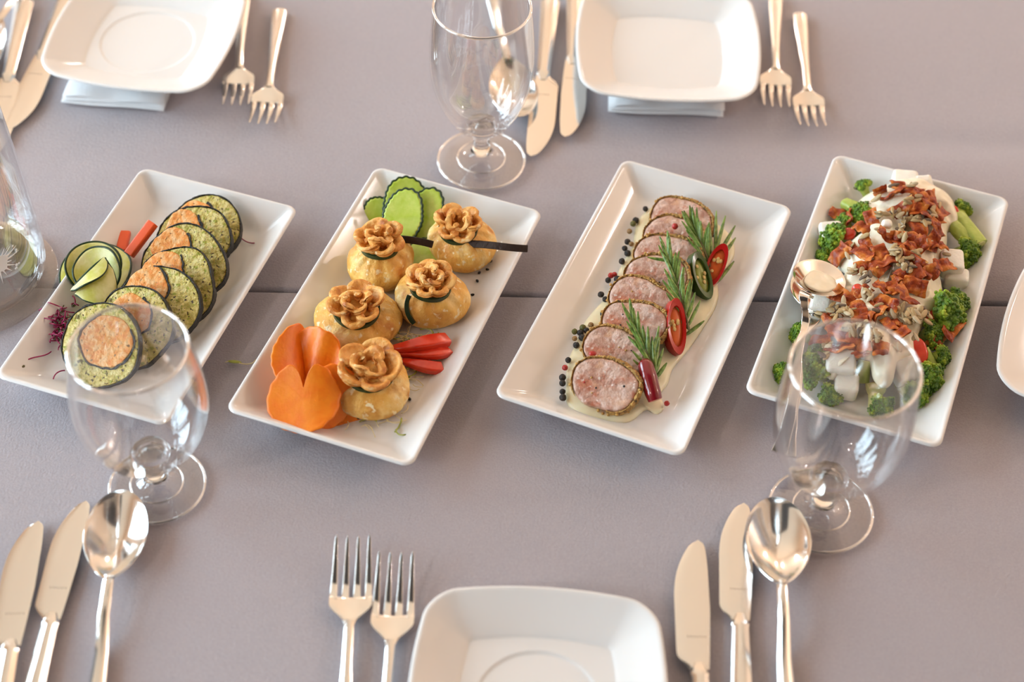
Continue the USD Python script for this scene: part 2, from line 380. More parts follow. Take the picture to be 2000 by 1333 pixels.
def plate_mesh(S, ring):
    h = S / 2 - 0.008
    prof = [(0.040, 0.0015, 9), (0.039, 0.0, 9), (0.035, 0.0, 10), (0.033, 0.0015, 10), (0.014, 0.0105, 16), (0.003, 0.0172, 19), (0.0004, 0.0192, 20), (0.0, 0.0203, 20), (0.0006, 0.0213, 20), (0.002, 0.0216, 19), (0.004, 0.0208, 18),
            (0.012, 0.0160, 13), (0.022, 0.0108, 8), (0.0285, 0.0082, 5), (0.0305, 0.0066, 4), (0.032, 0.0060, 4)]
    rings = [rrect(h - i, h - i, r / 1000, z, 8, 0.009 * (h - i) / h) for i, z, r in prof]
    n = len(rings[0]); a = np.arctan2(rings[-1][:, 1], rings[-1][:, 0])
    circ = lambda r, z: np.column_stack([r * np.cos(a), r * np.sin(a), np.full(n, z)])
    rings += [circ(0.0462, 0.0060), circ(0.0452, 0.0058), circ(0.0440, 0.0050), circ(0.0428, 0.0047), circ(0.02, 0.0047), circ(0.004, 0.0047)] if ring else [rings[-1] * [s, s, 1] for s in (0.6, 0.2)]
    return loft(rings)
def plate_place(bl, br, z, S):
    """from the pixels of two neighbouring corners of the rim (left, right) and which side the plate lies (+1 away)"""
    a, b = U(*bl, z), U(*br, z)
    return a, b
pl0 = None
def add_plate(name, label, px, yaw, z0, ring, S):
    c = U(px[0], px[1], z0 + 0.02); c[2] = TZ + z0
    t = thing('square_plate', label, 'plate', tr(c) @ rot('z', yaw))
    part(t, 'dish', plate_mesh(S, ring), china, 50)
    return t
add_plate('square_plate', 'square white plate with a round well at the front edge between forks and knives', (1050, 1361), -0.04, 0.0006, True, 0.179)
add_plate('square_plate', 'square white plate with a round well lying on a folded napkin, rear left', (284, 58), -0.16, 0.0075, True, 0.172)
add_plate('square_plate', 'square white plate without round well lying on a folded napkin, rear middle', (1305, 80), -0.03, 0.0075, False, 0.174)
add_plate('square_plate', 'square white plate cut off by the right edge beside the salad platter', (2176, 672), -0.36, 0.0006, False, 0.178)

def napkin(label, px, yaw, w, seed):
    t = thing('folded_napkin', label, 'napkin', tr(np.array([*U(px[0], px[1], 0)[:2], TZ])) @ rot('z', yaw))
    g = np.random.default_rng(seed)
    for k in range(3):                                   # layers of one folded strip, each a little shifted, joined at the fold
        x = np.linspace(-w / 2, w / 2, 40); y = np.linspace(-0.075, 0.075, 30)
        X, Y = np.meshgrid(x, y, indexing='ij')
        Z = 0.0011 + 0.0021 * k + (meshkit.noise(np.stack([X * 25, Y * 20, 0 * X + k * 5 + seed], -1), 2) - 0.5) * 0.0006
        Z += 0.0008 * k * np.exp(-((Y + 0.075) / 0.02) ** 2) * np.sin(PI * (X / w + 0.5) * (1 + k))
        G = np.stack([X * (1 - 0.012 * k) + g.normal(0, 0.001), Y + 0.0022 * k + 0.001 * np.sin(X * 60 + k), Z], -1)
        part(t, 'napkin_layer', thick(G, 0.0018 * rims(40, 30, 2)), linen, 60)
napkin('folded white napkin under the rear left square plate', (259, 110), -0.10, 0.098, 1)
napkin('folded white napkin under the rear middle square plate', (1300, 124), -0.03, 0.108, 4)

# ------------------------------------------------------------------ glassware
def goblet(name, label, px, H, Rf, Rb, Rr, zb, zs):
    """H height, Rf foot, Rb widest bowl radius, Rr rim radius, zb height of the widest place, zs height of the bowl's bottom"""
    c = U(*px, 0); t = thing(name, label, 'glass', tr(c + [0, 0, 0.0004]))
    foot = [(0.0005, 0.0008), (Rf * 0.5, 0.0003), (Rf - 0.0015, 0.0), (Rf, 0.0008), (Rf - 0.0003, 0.0018), (Rf * 0.9, 0.0024), (Rf * 0.62, 0.0036), (Rf * 0.56, 0.0043), (Rf * 0.45, 0.0046), (0.013, 0.0066), (0.0098, 0.0088), (0.0088, 0.0115), (0.0088, 0.0120)]
    ft = part(t, 'foot', lathe(foot, 96), thin, 35)
    ring = lambda r, z, q, n=128: tube(np.stack([r * np.cos(np.arange(n) / n * 2 * PI), r * np.sin(np.arange(n) / n * 2 * PI), np.full(n, z)], 1), q, 8, True)
    part(ft, 'foot_edge', ring(Rf - 0.0006, 0.0014, 0.0013), rimg, True)
    part(ft, 'foot_ridge', ring(Rf * 0.54, 0.0046, 0.0008), rimg, True)
    part(t, 'rim', ring(Rr - 0.0004, H + 0.0003, 0.0014), rimg, True)
    zc = zs - 0.004
    stem = [(0.0001, 0.0121), (0.0088, 0.0121), (0.0096, 0.0135), (0.0086, 0.0152), (0.0076, 0.018), (0.0070, 0.5 * (0.018 + zc)), (0.0078, zc - 0.004), (0.0095, zc - 0.0012), (0.0098, zc - 0.0001), (0.0001, zc - 0.0001)]
    part(t, 'stem', lathe(stem, 48), glass, 35)
    out = []
    for s in np.linspace(0, 1, 15):                       # bottom to widest
        out.append((0.0098 + (Rb - 0.0098) * math.sin(s * PI / 2) ** 0.98, zc + (zb - zc) * (1 - math.cos(s * PI / 2)) ** 0.84))
    for s in np.linspace(0, 1, 14)[1:]:
        out.append((Rb + (Rr - Rb) * (s * s * (1.6 - 0.6 * s)), zb + (H - zb) * s))
    out = np.array(out); d = np.gradient(out, axis=0); d /= np.linalg.norm(d, axis=1, keepdims=True)
    th = np.interp(np.arange(len(out)), [0, 3, 8, len(out)], [0.007, 0.0045, 0.0018, 0.0012])
    inn = out + np.stack([-d[:, 1], d[:, 0]], 1) * th[:, None]
    inn[:, 0] = np.maximum(inn[:, 0], 0.0003); keep = inn[:, 0] > 0.006
    inn = inn[keep][::-1]
    lip = []
    bump = [(0.0095, zs + 0.0052), (0.0060, zs + 0.0060), (0.0004, zs + 0.0062)]
    part(t, 'bowl_base', lathe([(0.0001, zc + 0.0001), (0.0096, zc + 0.0003), (0.0135, zc + 0.0016), (0.0150, zc + 0.0040), (0.0140, zc + 0.0062), (0.0105, zc + 0.0080), (0.0060, zc + 0.0090), (0.0001, zc + 0.0092)], 48), glass, True)
    prof = [(0.0001, zc)] + [tuple(p) for p in out] + lip + [tuple(p) for p in inn if p[1] > zs + 0.004] + bump
    part(t, 'bowl', lathe(prof, 128), thin, 35)
    return t
goblet('water_goblet', 'round bowled empty goblet in front of the roulade platter', (308, 950), 0.160, 0.0372, 0.0500, 0.0425, 0.100, 0.042)
goblet('water_goblet', 'tall empty goblet at the back between the pouch and meat platters', (940, 315), 0.174, 0.0400, 0.0455, 0.0415, 0.118, 0.043)
goblet('water_goblet', 'empty goblet in front of the salad platter beside the spoon', (1602, 1000), 0.168, 0.0402, 0.0500, 0.0460, 0.114, 0.043)
# the footed pitcher at the left edge
pc = U(-47, 545, 0)
pit = thing('glass_pitcher', 'clear straight glass pitcher with white splash emblem, cut off by the left edge', 'pitcher', tr(pc + [0, 0, 0.0004]))
part(pit, 'foot', lathe([(0.0005, 0.0006), (0.066, 0.0), (0.069, 0.0008), (0.0675, 0.0022), (0.058, 0.0036), (0.052, 0.0050), (0.0001, 0.0050)], 96), thin, 35)
body = [(0.0001, 0.0052), (0.050, 0.0052), (0.0565, 0.0075), (0.0605, 0.013), (0.062, 0.022), (0.0615, 0.06), (0.058, 0.13), (0.054, 0.20), (0.0545, 0.225), (0.054, 0.2262), (0.0532, 0.225), (0.0525, 0.20), (0.0562, 0.13), (0.0595, 0.06), (0.0598, 0.025), (0.0575, 0.017), (0.052, 0.0125), (0.045, 0.0115), (0.0001, 0.0115)]
part(pit, 'body', lathe(body, 128), thin, 35)
g = np.random.default_rng(5); st = []
for k in range(80):
    a = k / 80 * 2 * PI; r = 0.0095 * (1 + 0.1 * math.sin(5 * a)) if k % 4 else 0.0125 + g.uniform(0, 0.011)
    st.append((r * math.cos(a), r * math.sin(a)))
poly = sg.Polygon(st).buffer(0)
spl = [poly] + [sg.Point(0.02 * math.cos(a) * g.uniform(.8, 1.2), 0.02 * math.sin(a) * g.uniform(.8, 1.2)).buffer(g.uniform(.0006, .0013), 6) for a in g.uniform(0, 2 * PI, 14)]
em = cat(*[trimesh.creation.extrude_polygon(p_, 0.0003, engine='earcut') for q_ in [shapely.unary_union(spl)] for p_ in getattr(q_, 'geoms', [q_])])
em = em.subdivide_to_size(0.004) if hasattr(em, 'subdivide_to_size') else em
v = np.array(em.vertices); a0 = math.radians(-48); rr = 0.0617 + v[:, 2]
v = np.stack([rr * np.cos(a0 + v[:, 0] / 0.0617), rr * np.sin(a0 + v[:, 0] / 0.0617), 0.066 + v[:, 1]], 1)
part(pit, 'splash_emblem', trimesh.Trimesh(v, em.faces, process=False), emblem, False, 'white splash emblem printed on the glass')

# ------------------------------------------------------------------ cutlery: along +y, tip towards +y, lying on z = 0
def bar(stations, n=4):
    """a handle: stations (y, half width, z bottom, z top, flat-top half width)"""
    rings = []
    for y, w, z0, z1, f in stations:
        b = w * 0.82
        rings.append([(-b, y, z0), (-w, y, z0 + (z1 - z0) * 0.35), (-w * 0.97, y, z0 + (z1 - z0) * 0.55), (-f, y, z1 - (z1 - z0) * 0.03), (0, y, z1), (f, y, z1 - (z1 - z0) * 0.03), (w * 0.97, y, z0 + (z1 - z0) * 0.55), (w, y, z0 + (z1 - z0) * 0.35), (b, y, z0)][::-1])
    R = np.array(rings)
    return loft(R[:, ::-1] if False else R)
def fixed(m):
    v, f = quadfix(m) if isinstance(m, tuple) else (m.vertices, m.faces)
    m = trimesh.Trimesh(v, f, process=False)
    if m.volume < 0:
        m.invert()
    return m
def knife_parts(t, LB, W, LH):
    """the cutting edge bulges to -x; the bolster is at y = 0"""
    s = np.linspace(0, 1, 40); y = LB * s
    right = np.where(s < 0.985, 0.5 * W * (0.92 - 0.0 * s), 0.5 * W * 0.92)
    right = 0.29 * W + 0.13 * W * np.clip(s / 0.45, 0, 1) ** 0.8 - 0.08 * W * np.clip((s - 0.75) / 0.25, 0, 1) ** 2
    left = 0.28 * W + (0.64 - 0.28) * W * np.clip((s - 0.02) / 0.09, 0, 1) ** 0.6 * np.where(s > 0.02, 1, 0)
    tip = np.clip((s - 0.50) / 0.50, 0, 1)
    left = left * 1.0 - (0.64 * W + 0.02 * W) * tip ** 2.4
    xs = np.linspace(0, 1, 7)
    X = -left[:, None] + (right + left)[:, None] * xs[None]
    endround = np.sqrt(np.clip(1 - np.clip((s - 0.945) / 0.055, 0, 1) ** 2, 0.0, 1)); mid = (right - left) / 2
    X = mid[:, None] + (X - mid[:, None]) * np.maximum(endround, 0.12)[:, None]
    Zt = np.interp(xs, [0, 0.14, 0.9, 1], [0.0003, 0.0016, 0.0020, 0.0014])
    G = np.stack([X, np.broadcast_to(y[:, None], X.shape), 0.0028 + 0 * X], -1)
    m = fixed(thick(G, Zt[None] * np.linspace(1, 0.75, 40)[:, None]))
    blade = part(t, 'blade', m, steel, 30)
    b = g_mark(W); part(blade, 'engraved_mark', b, etch, False, 'faint tiny engraved lettering near the handle')
    hs = [(0.006, 0.15 * W, 0.0017, 0.0042, 0.10 * W), (0.0, 0.25 * W, 0.0009, 0.0052, 0.17 * W), (-0.003, 0.29 * W, 0.0004, 0.0060, 0.2 * W), (-0.006, 0.265 * W, 0.0003, 0.0062, 0.12 * W), (-0.03, 0.29 * W, 0.0001, 0.0068, 0.13 * W), (-LH * 0.7, 0.36 * W, 0, 0.0076, 0.17 * W), (-LH + 0.002, 0.40 * W, 0, 0.0078, 0.19 * W), (-LH, 0.36 * W, 0.001, 0.0070, 0.15 * W)]
    part(t, 'handle', fixed(bar(hs)), steel2, 25)
def g_mark(W):
    g = np.random.default_rng(3); ms = []
    for k in range(9):
        x = -0.30 * W + k * 0.065 * W; h = 0.0016 if k in (0, 2, 6, 8) else 0.0011
        ms.append(box(x, x + 0.00028, 0.0265, 0.0265 + h, 0.00372, 0.00383))
        if k % 2 == 0: ms.append(box(x, x + 0.0008, 0.0265, 0.0268, 0.00372, 0.00383))
        else: ms.append(box(x, x + 0.0008, 0.0265 + h - 0.0003, 0.0265 + h, 0.00372, 0.00383))
    return cat(*ms)
def neck(LH, w0=0.0036, w1=0.0068, z=0.004):
    """handle running back from y = 0"""
    return [(0.004, w0 * 0.9, z + 0.0004, z + 0.0022, w0 * 0.4), (-0.004, w0, z - 0.0002, z + 0.0028, w0 * 0.45), (-0.03, w0 * 1.05, z - 0.0012, z + 0.0028, w0 * 0.5), (-LH * 0.45, w0 * 1.3, z - 0.0030, z + 0.0018, w0 * 0.6), (-LH * 0.8, w1 * 0.95, 0.0002, 0.0052, w1 * 0.45), (-LH + 0.002, w1, 0, 0.0052, w1 * 0.5), (-LH, w1 * 0.9, 0.0008, 0.0045, w1 * 0.45)]
def fork_parts(t, LF, W, LH, flip=1):
    """LF head length with tines, W head width; y = 0 where the head meets the handle"""
    zc = lambda y: 0.0048 + np.interp(y / LF, [0, 0.18, 0.36, 0.5, 0.7, 1.0], [0.0, -0.002, -0.0036, -0.003, 0.0008, 0.0085])
    LP = 0.36 * LF
    s = np.linspace(0, 1, 22); y = s * LP
    w = 0.0038 + (W / 2 - 0.0038) * np.clip(np.sin(np.clip((s - 0.0) / 0.72, 0, 1) * PI / 2), 0, 1) ** 2.2
    xs = np.linspace(-1, 1, 11); X = w[:, None] * xs[None]
    G = np.stack([X, np.broadcast_to(y[:, None], X.shape), zc(y)[:, None] + 0.0025 * (xs[None] ** 2) * (w[:, None] / (W / 2)) ** 2], -1)
    part(t, 'head', fixed(thick(G, 0.0019 * rims(22, 11, 1.5)[:, :] ** 0.5)), steel, 40)
    tw = W / 4 * 0.72
    for k in range(4):
        x0 = (k - 1.5) * (W - tw) / 3; yy = np.linspace(LP - 0.003, LF, 16); q = (yy - yy[0]) / (yy[-1] - yy[0])
        hw = tw / 2 * (1 - 0.66 * q); x = x0 * (1 - 0.05 * q)
        rings = []
        for a, b_, c_, q_ in zip(yy, hw, x if np.ndim(x) else [x] * 16, q):
            z = zc(a) + 0.0025 * (x0 / (W / 2)) ** 2; h = 0.00085 * (1 - 0.3 * q_)
            if q_ == 1: b_, h = b_ * 0.3, h * 0.4
            rings.append([(c_ - b_, a, z - h * .4), (c_ - b_ * .7, a, z - h), (c_ + b_ * .7, a, z - h), (c_ + b_, a, z - h * .4), (c_ + b_, a, z + h * .4), (c_ + b_ * .7, a, z + h), (c_ - b_ * .7, a, z + h), (c_ - b_, a, z + h * .4)])
        part(t, 'tine', fixed(loft(rings)), steel, 35)
    part(t, 'handle', fixed(bar(neck(LH))), steel2, 25)
def spoon_bowl(LB, W, D, th=0.0013, n=26, m=72):
    s = np.linspace(0.02, 1, n); a = np.arange(m) / m * 2 * PI
    yc = LB * 0.54
    def rim(a):
        x = W / 2 * np.cos(a); yv = np.sin(a)
        y = np.where(yv > 0, (LB - yc) * yv, yc * yv)
        x = x * np.where(yv < 0, 1 - 0.30 * np.abs(yv) ** 2.2, 1 - 0.02 * np.abs(yv))
        return x, y
    x, y = rim(a)
    X = x[:, None] * s[None]; Y = yc + y[:, None] * s[None]
    Z = D * s[None] ** 1.75 + 0 * X
    Z = Z + 0.0035 * np.clip(-y[:, None] / yc, 0, 1) ** 3 * s[None] ** 3
    G = np.stack([X, Y, Z + 0.0006], -1)
    return fixed(thick(G, th * np.concatenate([np.ones(n - 2), [0.8, 0.45]])[None], closed_u=True))
def closed_bowl(m):
    return m
def spoon_parts(t, LB, W, LH, D=0.0108):
    part(t, 'bowl', closed_bowl(spoon_bowl(LB, W, D)), steel, 50)
    hs = [(y, w, a + D - 0.0012 if y > -0.05 else a, b + D - 0.0012 if y > -0.05 else b + 0.002, f) for y, w, a, b, f in neck(LH, 0.0040, 0.0072, 0.0028)]
    part(t, 'handle', fixed(bar(hs)), steel2, 25)
def lay(tip, base, z=0.004, zt=0.004):
    """the placement that puts a piece's bolster on pixel base and its tip towards pixel tip; and their distance"""
    a, b = U(*base, z), U(*tip, zt); d = b - a; L = np.linalg.norm(d[:2])
    return tr([a[0], a[1], TZ + 0.0004]) @ rot('z', math.atan2(d[1], d[0]) - PI / 2), L
def knife(tip, base, W, LH, label):
    Mx, L = lay(tip, base); t = thing('table_knife', label, 'knife', Mx); knife_parts(t, L, W, LH); return t
def fork(tip, base, W, LH, label):
    Mx, L = lay(tip, base, 0.005, 0.0135); t = thing('table_fork', label, 'fork', Mx); fork_parts(t, L, W, LH); return t
def spoon(tip, base, W, LH, label):
    Mx, L = lay(tip, base, 0.008, 0.0095); t = thing('table_spoon', label, 'spoon', Mx); spoon_parts(t, L, W, LH); return t
knife((63, 1018), (20, 1262), 0.0245, 0.115, 'steel table knife at the left edge, leftmost of the front left cutlery')
knife((157, 978), (100, 1210), 0.0225, 0.115, 'steel table knife beside the front left soup spoon')
spoon((238, 961), (214, 1142), 0.0475, 0.125, 'polished soup spoon in front of the round bowled goblet')
fork((690, 1048), (682, 1222), 0.0315, 0.115, 'steel table fork, left one of the front pair beside the square plate')
fork((774, 1080), (763, 1260), 0.0315, 0.115, 'steel table fork, right one of the front pair touching the square plate')
knife((1352, 1055), (1366, 1308), 0.0245, 0.115, 'steel table knife just right of the front square plate')
knife((1442, 982), (1446, 1212), 0.0235, 0.115, 'steel table knife between another knife and the front right spoon')
spoon((1514, 975), (1525, 1152), 0.0495, 0.125, 'polished soup spoon touching the foot of the goblet by the salad')
knife((-22, 318), (15, 152), 0.0235, 0.115, 'rear left table knife cut off by the left edge behind the pitcher')
knife((22, 252), (82, 108), 0.0235, 0.115, 'rear left table knife with its handle beside the square plate')
fork((460, 207), (467, 128), 0.0300, 0.115, 'rear left steel fork nearest the plate with round well')
fork((512, 243), (526, 165), 0.0300, 0.115, 'rear left steel fork farther from the plate, its whole handle showing')
spoon((1014, 232), (990, 120), 0.0455, 0.125, 'steel soup spoon seen through the tall goblet')
knife((1046, 305), (1061, 148), 0.0235, 0.115, 'rear middle table knife beside the tall goblet')
knife((1112, 267), (1118, 117), 0.0225, 0.115, 'rear middle table knife touching the plate without round well')
fork((1517, 210), (1515, 130), 0.0300, 0.115, 'rear right steel fork nearest the plate without round well')
fork((1588, 248), (1577, 172), 0.0300, 0.115, 'rear right steel fork farther out on the open cloth')
spoon((-95, 190), (2, 45), 0.0455, 0.125, 'rear left spoon of which only the handle end shows, top left corner')
# ------------------------------------------------------------------ food: shared shapes and materials
def leaf(rfun, th, zf, nr=9, nt=60):
    """a thin slab of outline rfun whose middle surface is zf(x, y)"""
    t = np.arange(nt) / nt * 2 * PI; r = rfun(t)
    def ring(s, off, ins=0.0):
        rr = np.maximum(r * s - ins, 0); x, y = rr * np.cos(t), rr * np.sin(t)
        return np.stack([x, y, zf(x, y) + off], 1)
    S = np.linspace(0.03, 1, nr)
    return loft([ring(s, -th / 2, th * 0.35 * (s == 1)) for s in S] + [ring(1, 0)] + [ring(s, th / 2, th * 0.35 * (s == 1)) for s in S[::-1]])
def rimtube(rfun, zf, r, nt=90, grow=0.0):
    t = np.arange(nt) / nt * 2 * PI; q = rfun(t) + grow; x, y = q * np.cos(t), q * np.sin(t)
    return tube(np.stack([x, y, zf(x, y)], 1), r, 6, True)
def sweep(P, w, h, up=(0, 0, 1), r=0.3, n=5):
    """a rounded rectangular bar along P; w, h per point or number"""
    P = np.asarray(P, float); k = len(P); w = np.broadcast_to(np.asarray(w, float), k); h = np.broadcast_to(np.asarray(h, float), k)
    T = np.gradient(P, axis=0); T /= np.linalg.norm(T, axis=1, keepdims=True)
    S = np.cross(T, np.asarray(up, float)); S /= np.linalg.norm(S, axis=1, keepdims=True); N = np.cross(S, T)
    rings = []
    a = np.concatenate([np.linspace(i * PI / 2, (i + 1) * PI / 2, n) for i in range(4)])
    sg_ = np.repeat([[1, 1], [-1, 1], [-1, -1], [1, -1]], n, 0)
    for i in range(k):
        q = r * min(w[i], h[i])
        x = sg_[:, 0] * (w[i] / 2 - q) + q * np.cos(a); y = sg_[:, 1] * (h[i] / 2 - q) + q * np.sin(a)
        rings.append(P[i] + x[:, None] * S[i] + y[:, None] * N[i])
    e = [rings[0] * 0.75 + P[0] * 0.25 - T[0] * 0.0002] + rings + [rings[-1] * 0.75 + P[-1] * 0.25 + T[-1] * 0.0002]
    return fixed(loft(e))
def rbox(x, y, z, r, n=4):
    """box with rounded edges, base on z = 0"""
    rings = []
    for a in np.linspace(-PI / 2, 0, n):
        rings.append(rrect(x / 2 - r + r * math.cos(a), y / 2 - r + r * math.cos(a), r * math.cos(a) + 0.0004, r + r * math.sin(a), 5)[:, :3])
    for a in np.linspace(0, PI / 2, n):
        rings.append(rrect(x / 2 - r + r * math.cos(a), y / 2 - r + r * math.cos(a), r * math.cos(a) + 0.0004, z - r + r * math.sin(a), 5)[:, :3])
    return loft(rings)
def ball(r, sub=2):
    return trimesh.creation.icosphere(subdivisions=sub, radius=r)
def blob(outline, a, b, zt, zb, n=12):
    """a puddle: outline (k, 2) pulled in rings towards the segment a-b; zt(x, y, t), zb(x, y) give top and bottom, t = 0 at the edge"""
    o = np.asarray(outline, float); o = np.vstack([o, o[:1]])
    from scipy.interpolate import CubicSpline
    s = np.r_[0, np.cumsum(np.linalg.norm(np.diff(o, axis=0), axis=1))]
    o = CubicSpline(s, o, bc_type='periodic')(np.linspace(0, s[-1], 180, endpoint=False))
    area = np.sum(o[:, 0] * np.roll(o[:, 1], -1) - o[:, 1] * np.roll(o[:, 0], -1))
    if area < 0:
        o = o[::-1]
    a, b = np.asarray(a), np.asarray(b); d = b - a
    q = a + np.clip(((o - a) @ d) / (d @ d), 0, 1)[:, None] * d
    T = np.linspace(0, 1, n) ** 1.6
    low = [np.column_stack([p, zb(p[:, 0], p[:, 1])]) for p in [o + (q - o) * t for t in (0.9, 0.4, 0.03)]]
    top = [np.column_stack([p, zt(p[:, 0], p[:, 1], t)]) for t, p in [(t, o + (q - o) * t * 0.98) for t in T]]
    return fixed(loft(low + top))
SP = dict(subsurface_method='burley')
m_green = mat('roulade_green', None, 0.55, ramp=[(0.36, (0.42, 0.33, 0.06)), (0.46, (0.66, 0.54, 0.14)), (0.58, (0.76, 0.64, 0.26))], scale=170, detail=5, bump=(420, 0.0016, 3), spots=[(260, 0.56, 0.66, (0.34, 0.36, 0.03)), (300, 0.62, 0.67, (0.10, 0.06, 0.015)), (150, 0.66, 0.72, (0.16, 0.13, 0.02))])
m_salmon = mat('roulade_salmon', None, 0.5, ramp=[(0.38, (0.82, 0.27, 0.045)), (0.5, (0.91, 0.40, 0.10)), (0.62, (0.92, 0.55, 0.25))], scale=200, detail=4, bump=(420, 0.0009, 3), spots=[(330, 0.66, 0.70, (0.22, 0.10, 0.02))])
m_nori = mat('roulade_wrapper', (0.020, 0.018, 0.016), 0.6, bump=(500, 0.001))
m_zuc = mat('zucchini_flesh', None, 0.33, ramp=[(0.36, (0.62, 0.62, 0.12)), (0.62, (0.80, 0.78, 0.38))], scale=60, bump=(200, 0.0003))
m_rind = mat('dark_green_rind', (0.012, 0.040, 0.010), 0.35)
m_red = mat('red_pepper', (0.72, 0.035, 0.012), 0.22, ramp=[(0.3, (0.60, 0.02, 0.008)), (0.7, (0.78, 0.06, 0.02))], scale=60, coat_weight=0.3)
m_orangered = mat('orange_red_pepper', (0.80, 0.10, 0.02), 0.35)
m_stem = mat('beet_stem', (0.30, 0.010, 0.075), 0.4)
m_bleaf = mat('beet_leaf', (0.10, 0.085, 0.03), 0.5)
m_dough = mat('baked_dough', None, 0.55, ramp=[(0.36, (0.70, 0.33, 0.05)), (0.5, (0.82, 0.48, 0.11)), (0.64, (0.88, 0.66, 0.28))], scale=40, detail=5, bump=(500, 0.0007, 4), spots=[(55, 0.54, 0.68, (0.56, 0.22, 0.03)), (160, 0.60, 0.70, (0.88, 0.72, 0.42))])
m_ruffle = mat('browned_dough', None, 0.55, ramp=[(0.36, (0.58, 0.20, 0.03)), (0.5, (0.76, 0.34, 0.065)), (0.64, (0.86, 0.50, 0.16))], scale=70, detail=5, bump=(500, 0.0008, 4), spots=[(180, 0.60, 0.70, (0.88, 0.62, 0.30)), (90, 0.58, 0.72, (0.44, 0.13, 0.02))])
m_chive = mat('leek_tie', (0.018, 0.045, 0.016), 0.35, bump=(300, 0.0004))
m_brown = mat('dried_tie', (0.030, 0.014, 0.008), 0.5, bump=(300, 0.0005), stretch=(1, 1, 1))
m_carrot = mat('carrot', None, 0.4, ramp=[(0.3, (0.88, 0.17, 0.002)), (0.7, (0.95, 0.27, 0.01))], scale=70, bump=(260, 0.0003))
m_cuc = mat('cucumber_flesh', None, 0.25, ramp=[(0.3, (0.40, 0.56, 0.04)), (0.7, (0.60, 0.70, 0.16))], scale=80, bump=(200, 0.0003))
m_black = mat('black_pepper', None, 0.55, ramp=[(0.4, (0.010, 0.009, 0.009)), (0.7, (0.045, 0.035, 0.03))], scale=700, bump=(900, 0.0009))
m_gpep = mat('green_pepper', (0.12, 0.115, 0.022), 0.5, bump=(700, 0.0007))
m_tpep = mat('tan_pepper', (0.30, 0.17, 0.06), 0.5, bump=(700, 0.0007))
m_rpep = mat('pink_pepper', (0.42, 0.025, 0.02), 0.4, bump=(500, 0.0005))
m_nig = mat('nigella', (0.008, 0.008, 0.009), 0.5)
m_alf = mat('alfalfa', (0.78, 0.66, 0.34), 0.5)
m_alfg = mat('alfalfa_green', (0.36, 0.38, 0.06), 0.5)
m_cream = mat('cream_sauce', (0.86, 0.74, 0.52), 0.28, ramp=[(0.2, (0.88, 0.70, 0.42)), (0.6, (0.91, 0.79, 0.55))], scale=40, bump=(45, 0.0012), subsurface_weight=0.15, subsurface_scale=0.003)
m_dress = mat('cream_dressing', (0.92, 0.82, 0.64), 0.28, bump=(60, 0.0025), subsurface_weight=0.1, subsurface_scale=0.002)
m_meat = mat('roast_meat', None, 0.34, ramp=[(0.36, (0.42, 0.19, 0.13)), (0.5, (0.56, 0.33, 0.25)), (0.62, (0.68, 0.47, 0.38))], scale=85, detail=6, bump=(260, 0.0014, 4), spots=[(110, 0.58, 0.72, (0.48, 0.17, 0.10)), (240, 0.62, 0.72, (0.80, 0.66, 0.58)), (60, 0.58, 0.70, (0.66, 0.36, 0.20))])
m_crust = mat('spice_crust', None, 0.6, ramp=[(0.32, (0.04, 0.022, 0.008)), (0.43, (0.30, 0.15, 0.03)), (0.58, (0.55, 0.31, 0.08)), (0.72, (0.18, 0.13, 0.04))], scale=380, detail=3, bump=(600, 0.0014))
m_grain = mat('mustard_grain', (0.52, 0.29, 0.07), 0.45)
m_needle = mat('rosemary', None, 0.35, ramp=[(0.36, (0.05, 0.12, 0.014)), (0.6, (0.24, 0.36, 0.07))], scale=130)
m_twig = mat('rosemary_stem', (0.16, 0.13, 0.05), 0.6)
m_chili = mat('red_chili', (0.46, 0.010, 0.008), 0.16, coat_weight=0.5)
m_dchili = mat('dark_red_chili', (0.20, 0.006, 0.012), 0.18, coat_weight=0.5)
m_gchili = mat('green_chili', (0.035, 0.085, 0.012), 0.2, coat_weight=0.4)
m_chflesh = mat('chili_flesh_red', (0.70, 0.13, 0.02), 0.35)
m_gflesh = mat('chili_flesh_green', (0.30, 0.34, 0.05), 0.35)
m_seed = mat('chili_seed', (0.72, 0.50, 0.18), 0.4)
m_broc = mat('broccoli_crown', None, 0.5, ramp=[(0.36, (0.05, 0.13, 0.005)), (0.5, (0.17, 0.30, 0.010)), (0.64, (0.42, 0.50, 0.03))], scale=110, detail=3, bump=(1200, 0.0008))
m_bstem = mat('broccoli_stem', None, 0.35, ramp=[(0.3, (0.30, 0.40, 0.05)), (0.7, (0.48, 0.56, 0.13))], scale=60, bump=(200, 0.0005))
m_bpale = mat('pale_broccoli_stem', (0.62, 0.62, 0.24), 0.35, bump=(150, 0.0005))
m_feta = mat('white_cheese', (0.88, 0.83, 0.74), 0.45, bump=(350, 0.0004), subsurface_weight=0.15, subsurface_scale=0.003)
m_bacon = mat('bacon', None, 0.42, specular_ior_level=0.35, ramp=[(0.36, (0.20, 0.020, 0.005)), (0.48, (0.38, 0.065, 0.010)), (0.60, (0.58, 0.17, 0.025))], scale=85, detail=3, bump=(380, 0.0009), spots=[(150, 0.60, 0.70, (0.70, 0.34, 0.10))])
m_sun = [mat('sunflower_a', (0.46, 0.32, 0.15), 0.45, bump=(400, 0.0003)), mat('sunflower_b', (0.32, 0.22, 0.10), 0.45, bump=(400, 0.0003)), mat('sunflower_c', (0.12, 0.08, 0.05), 0.45, bump=(400, 0.0003)), mat('sunflower_d', (0.54, 0.43, 0.27), 0.45, bump=(400, 0.0003))]

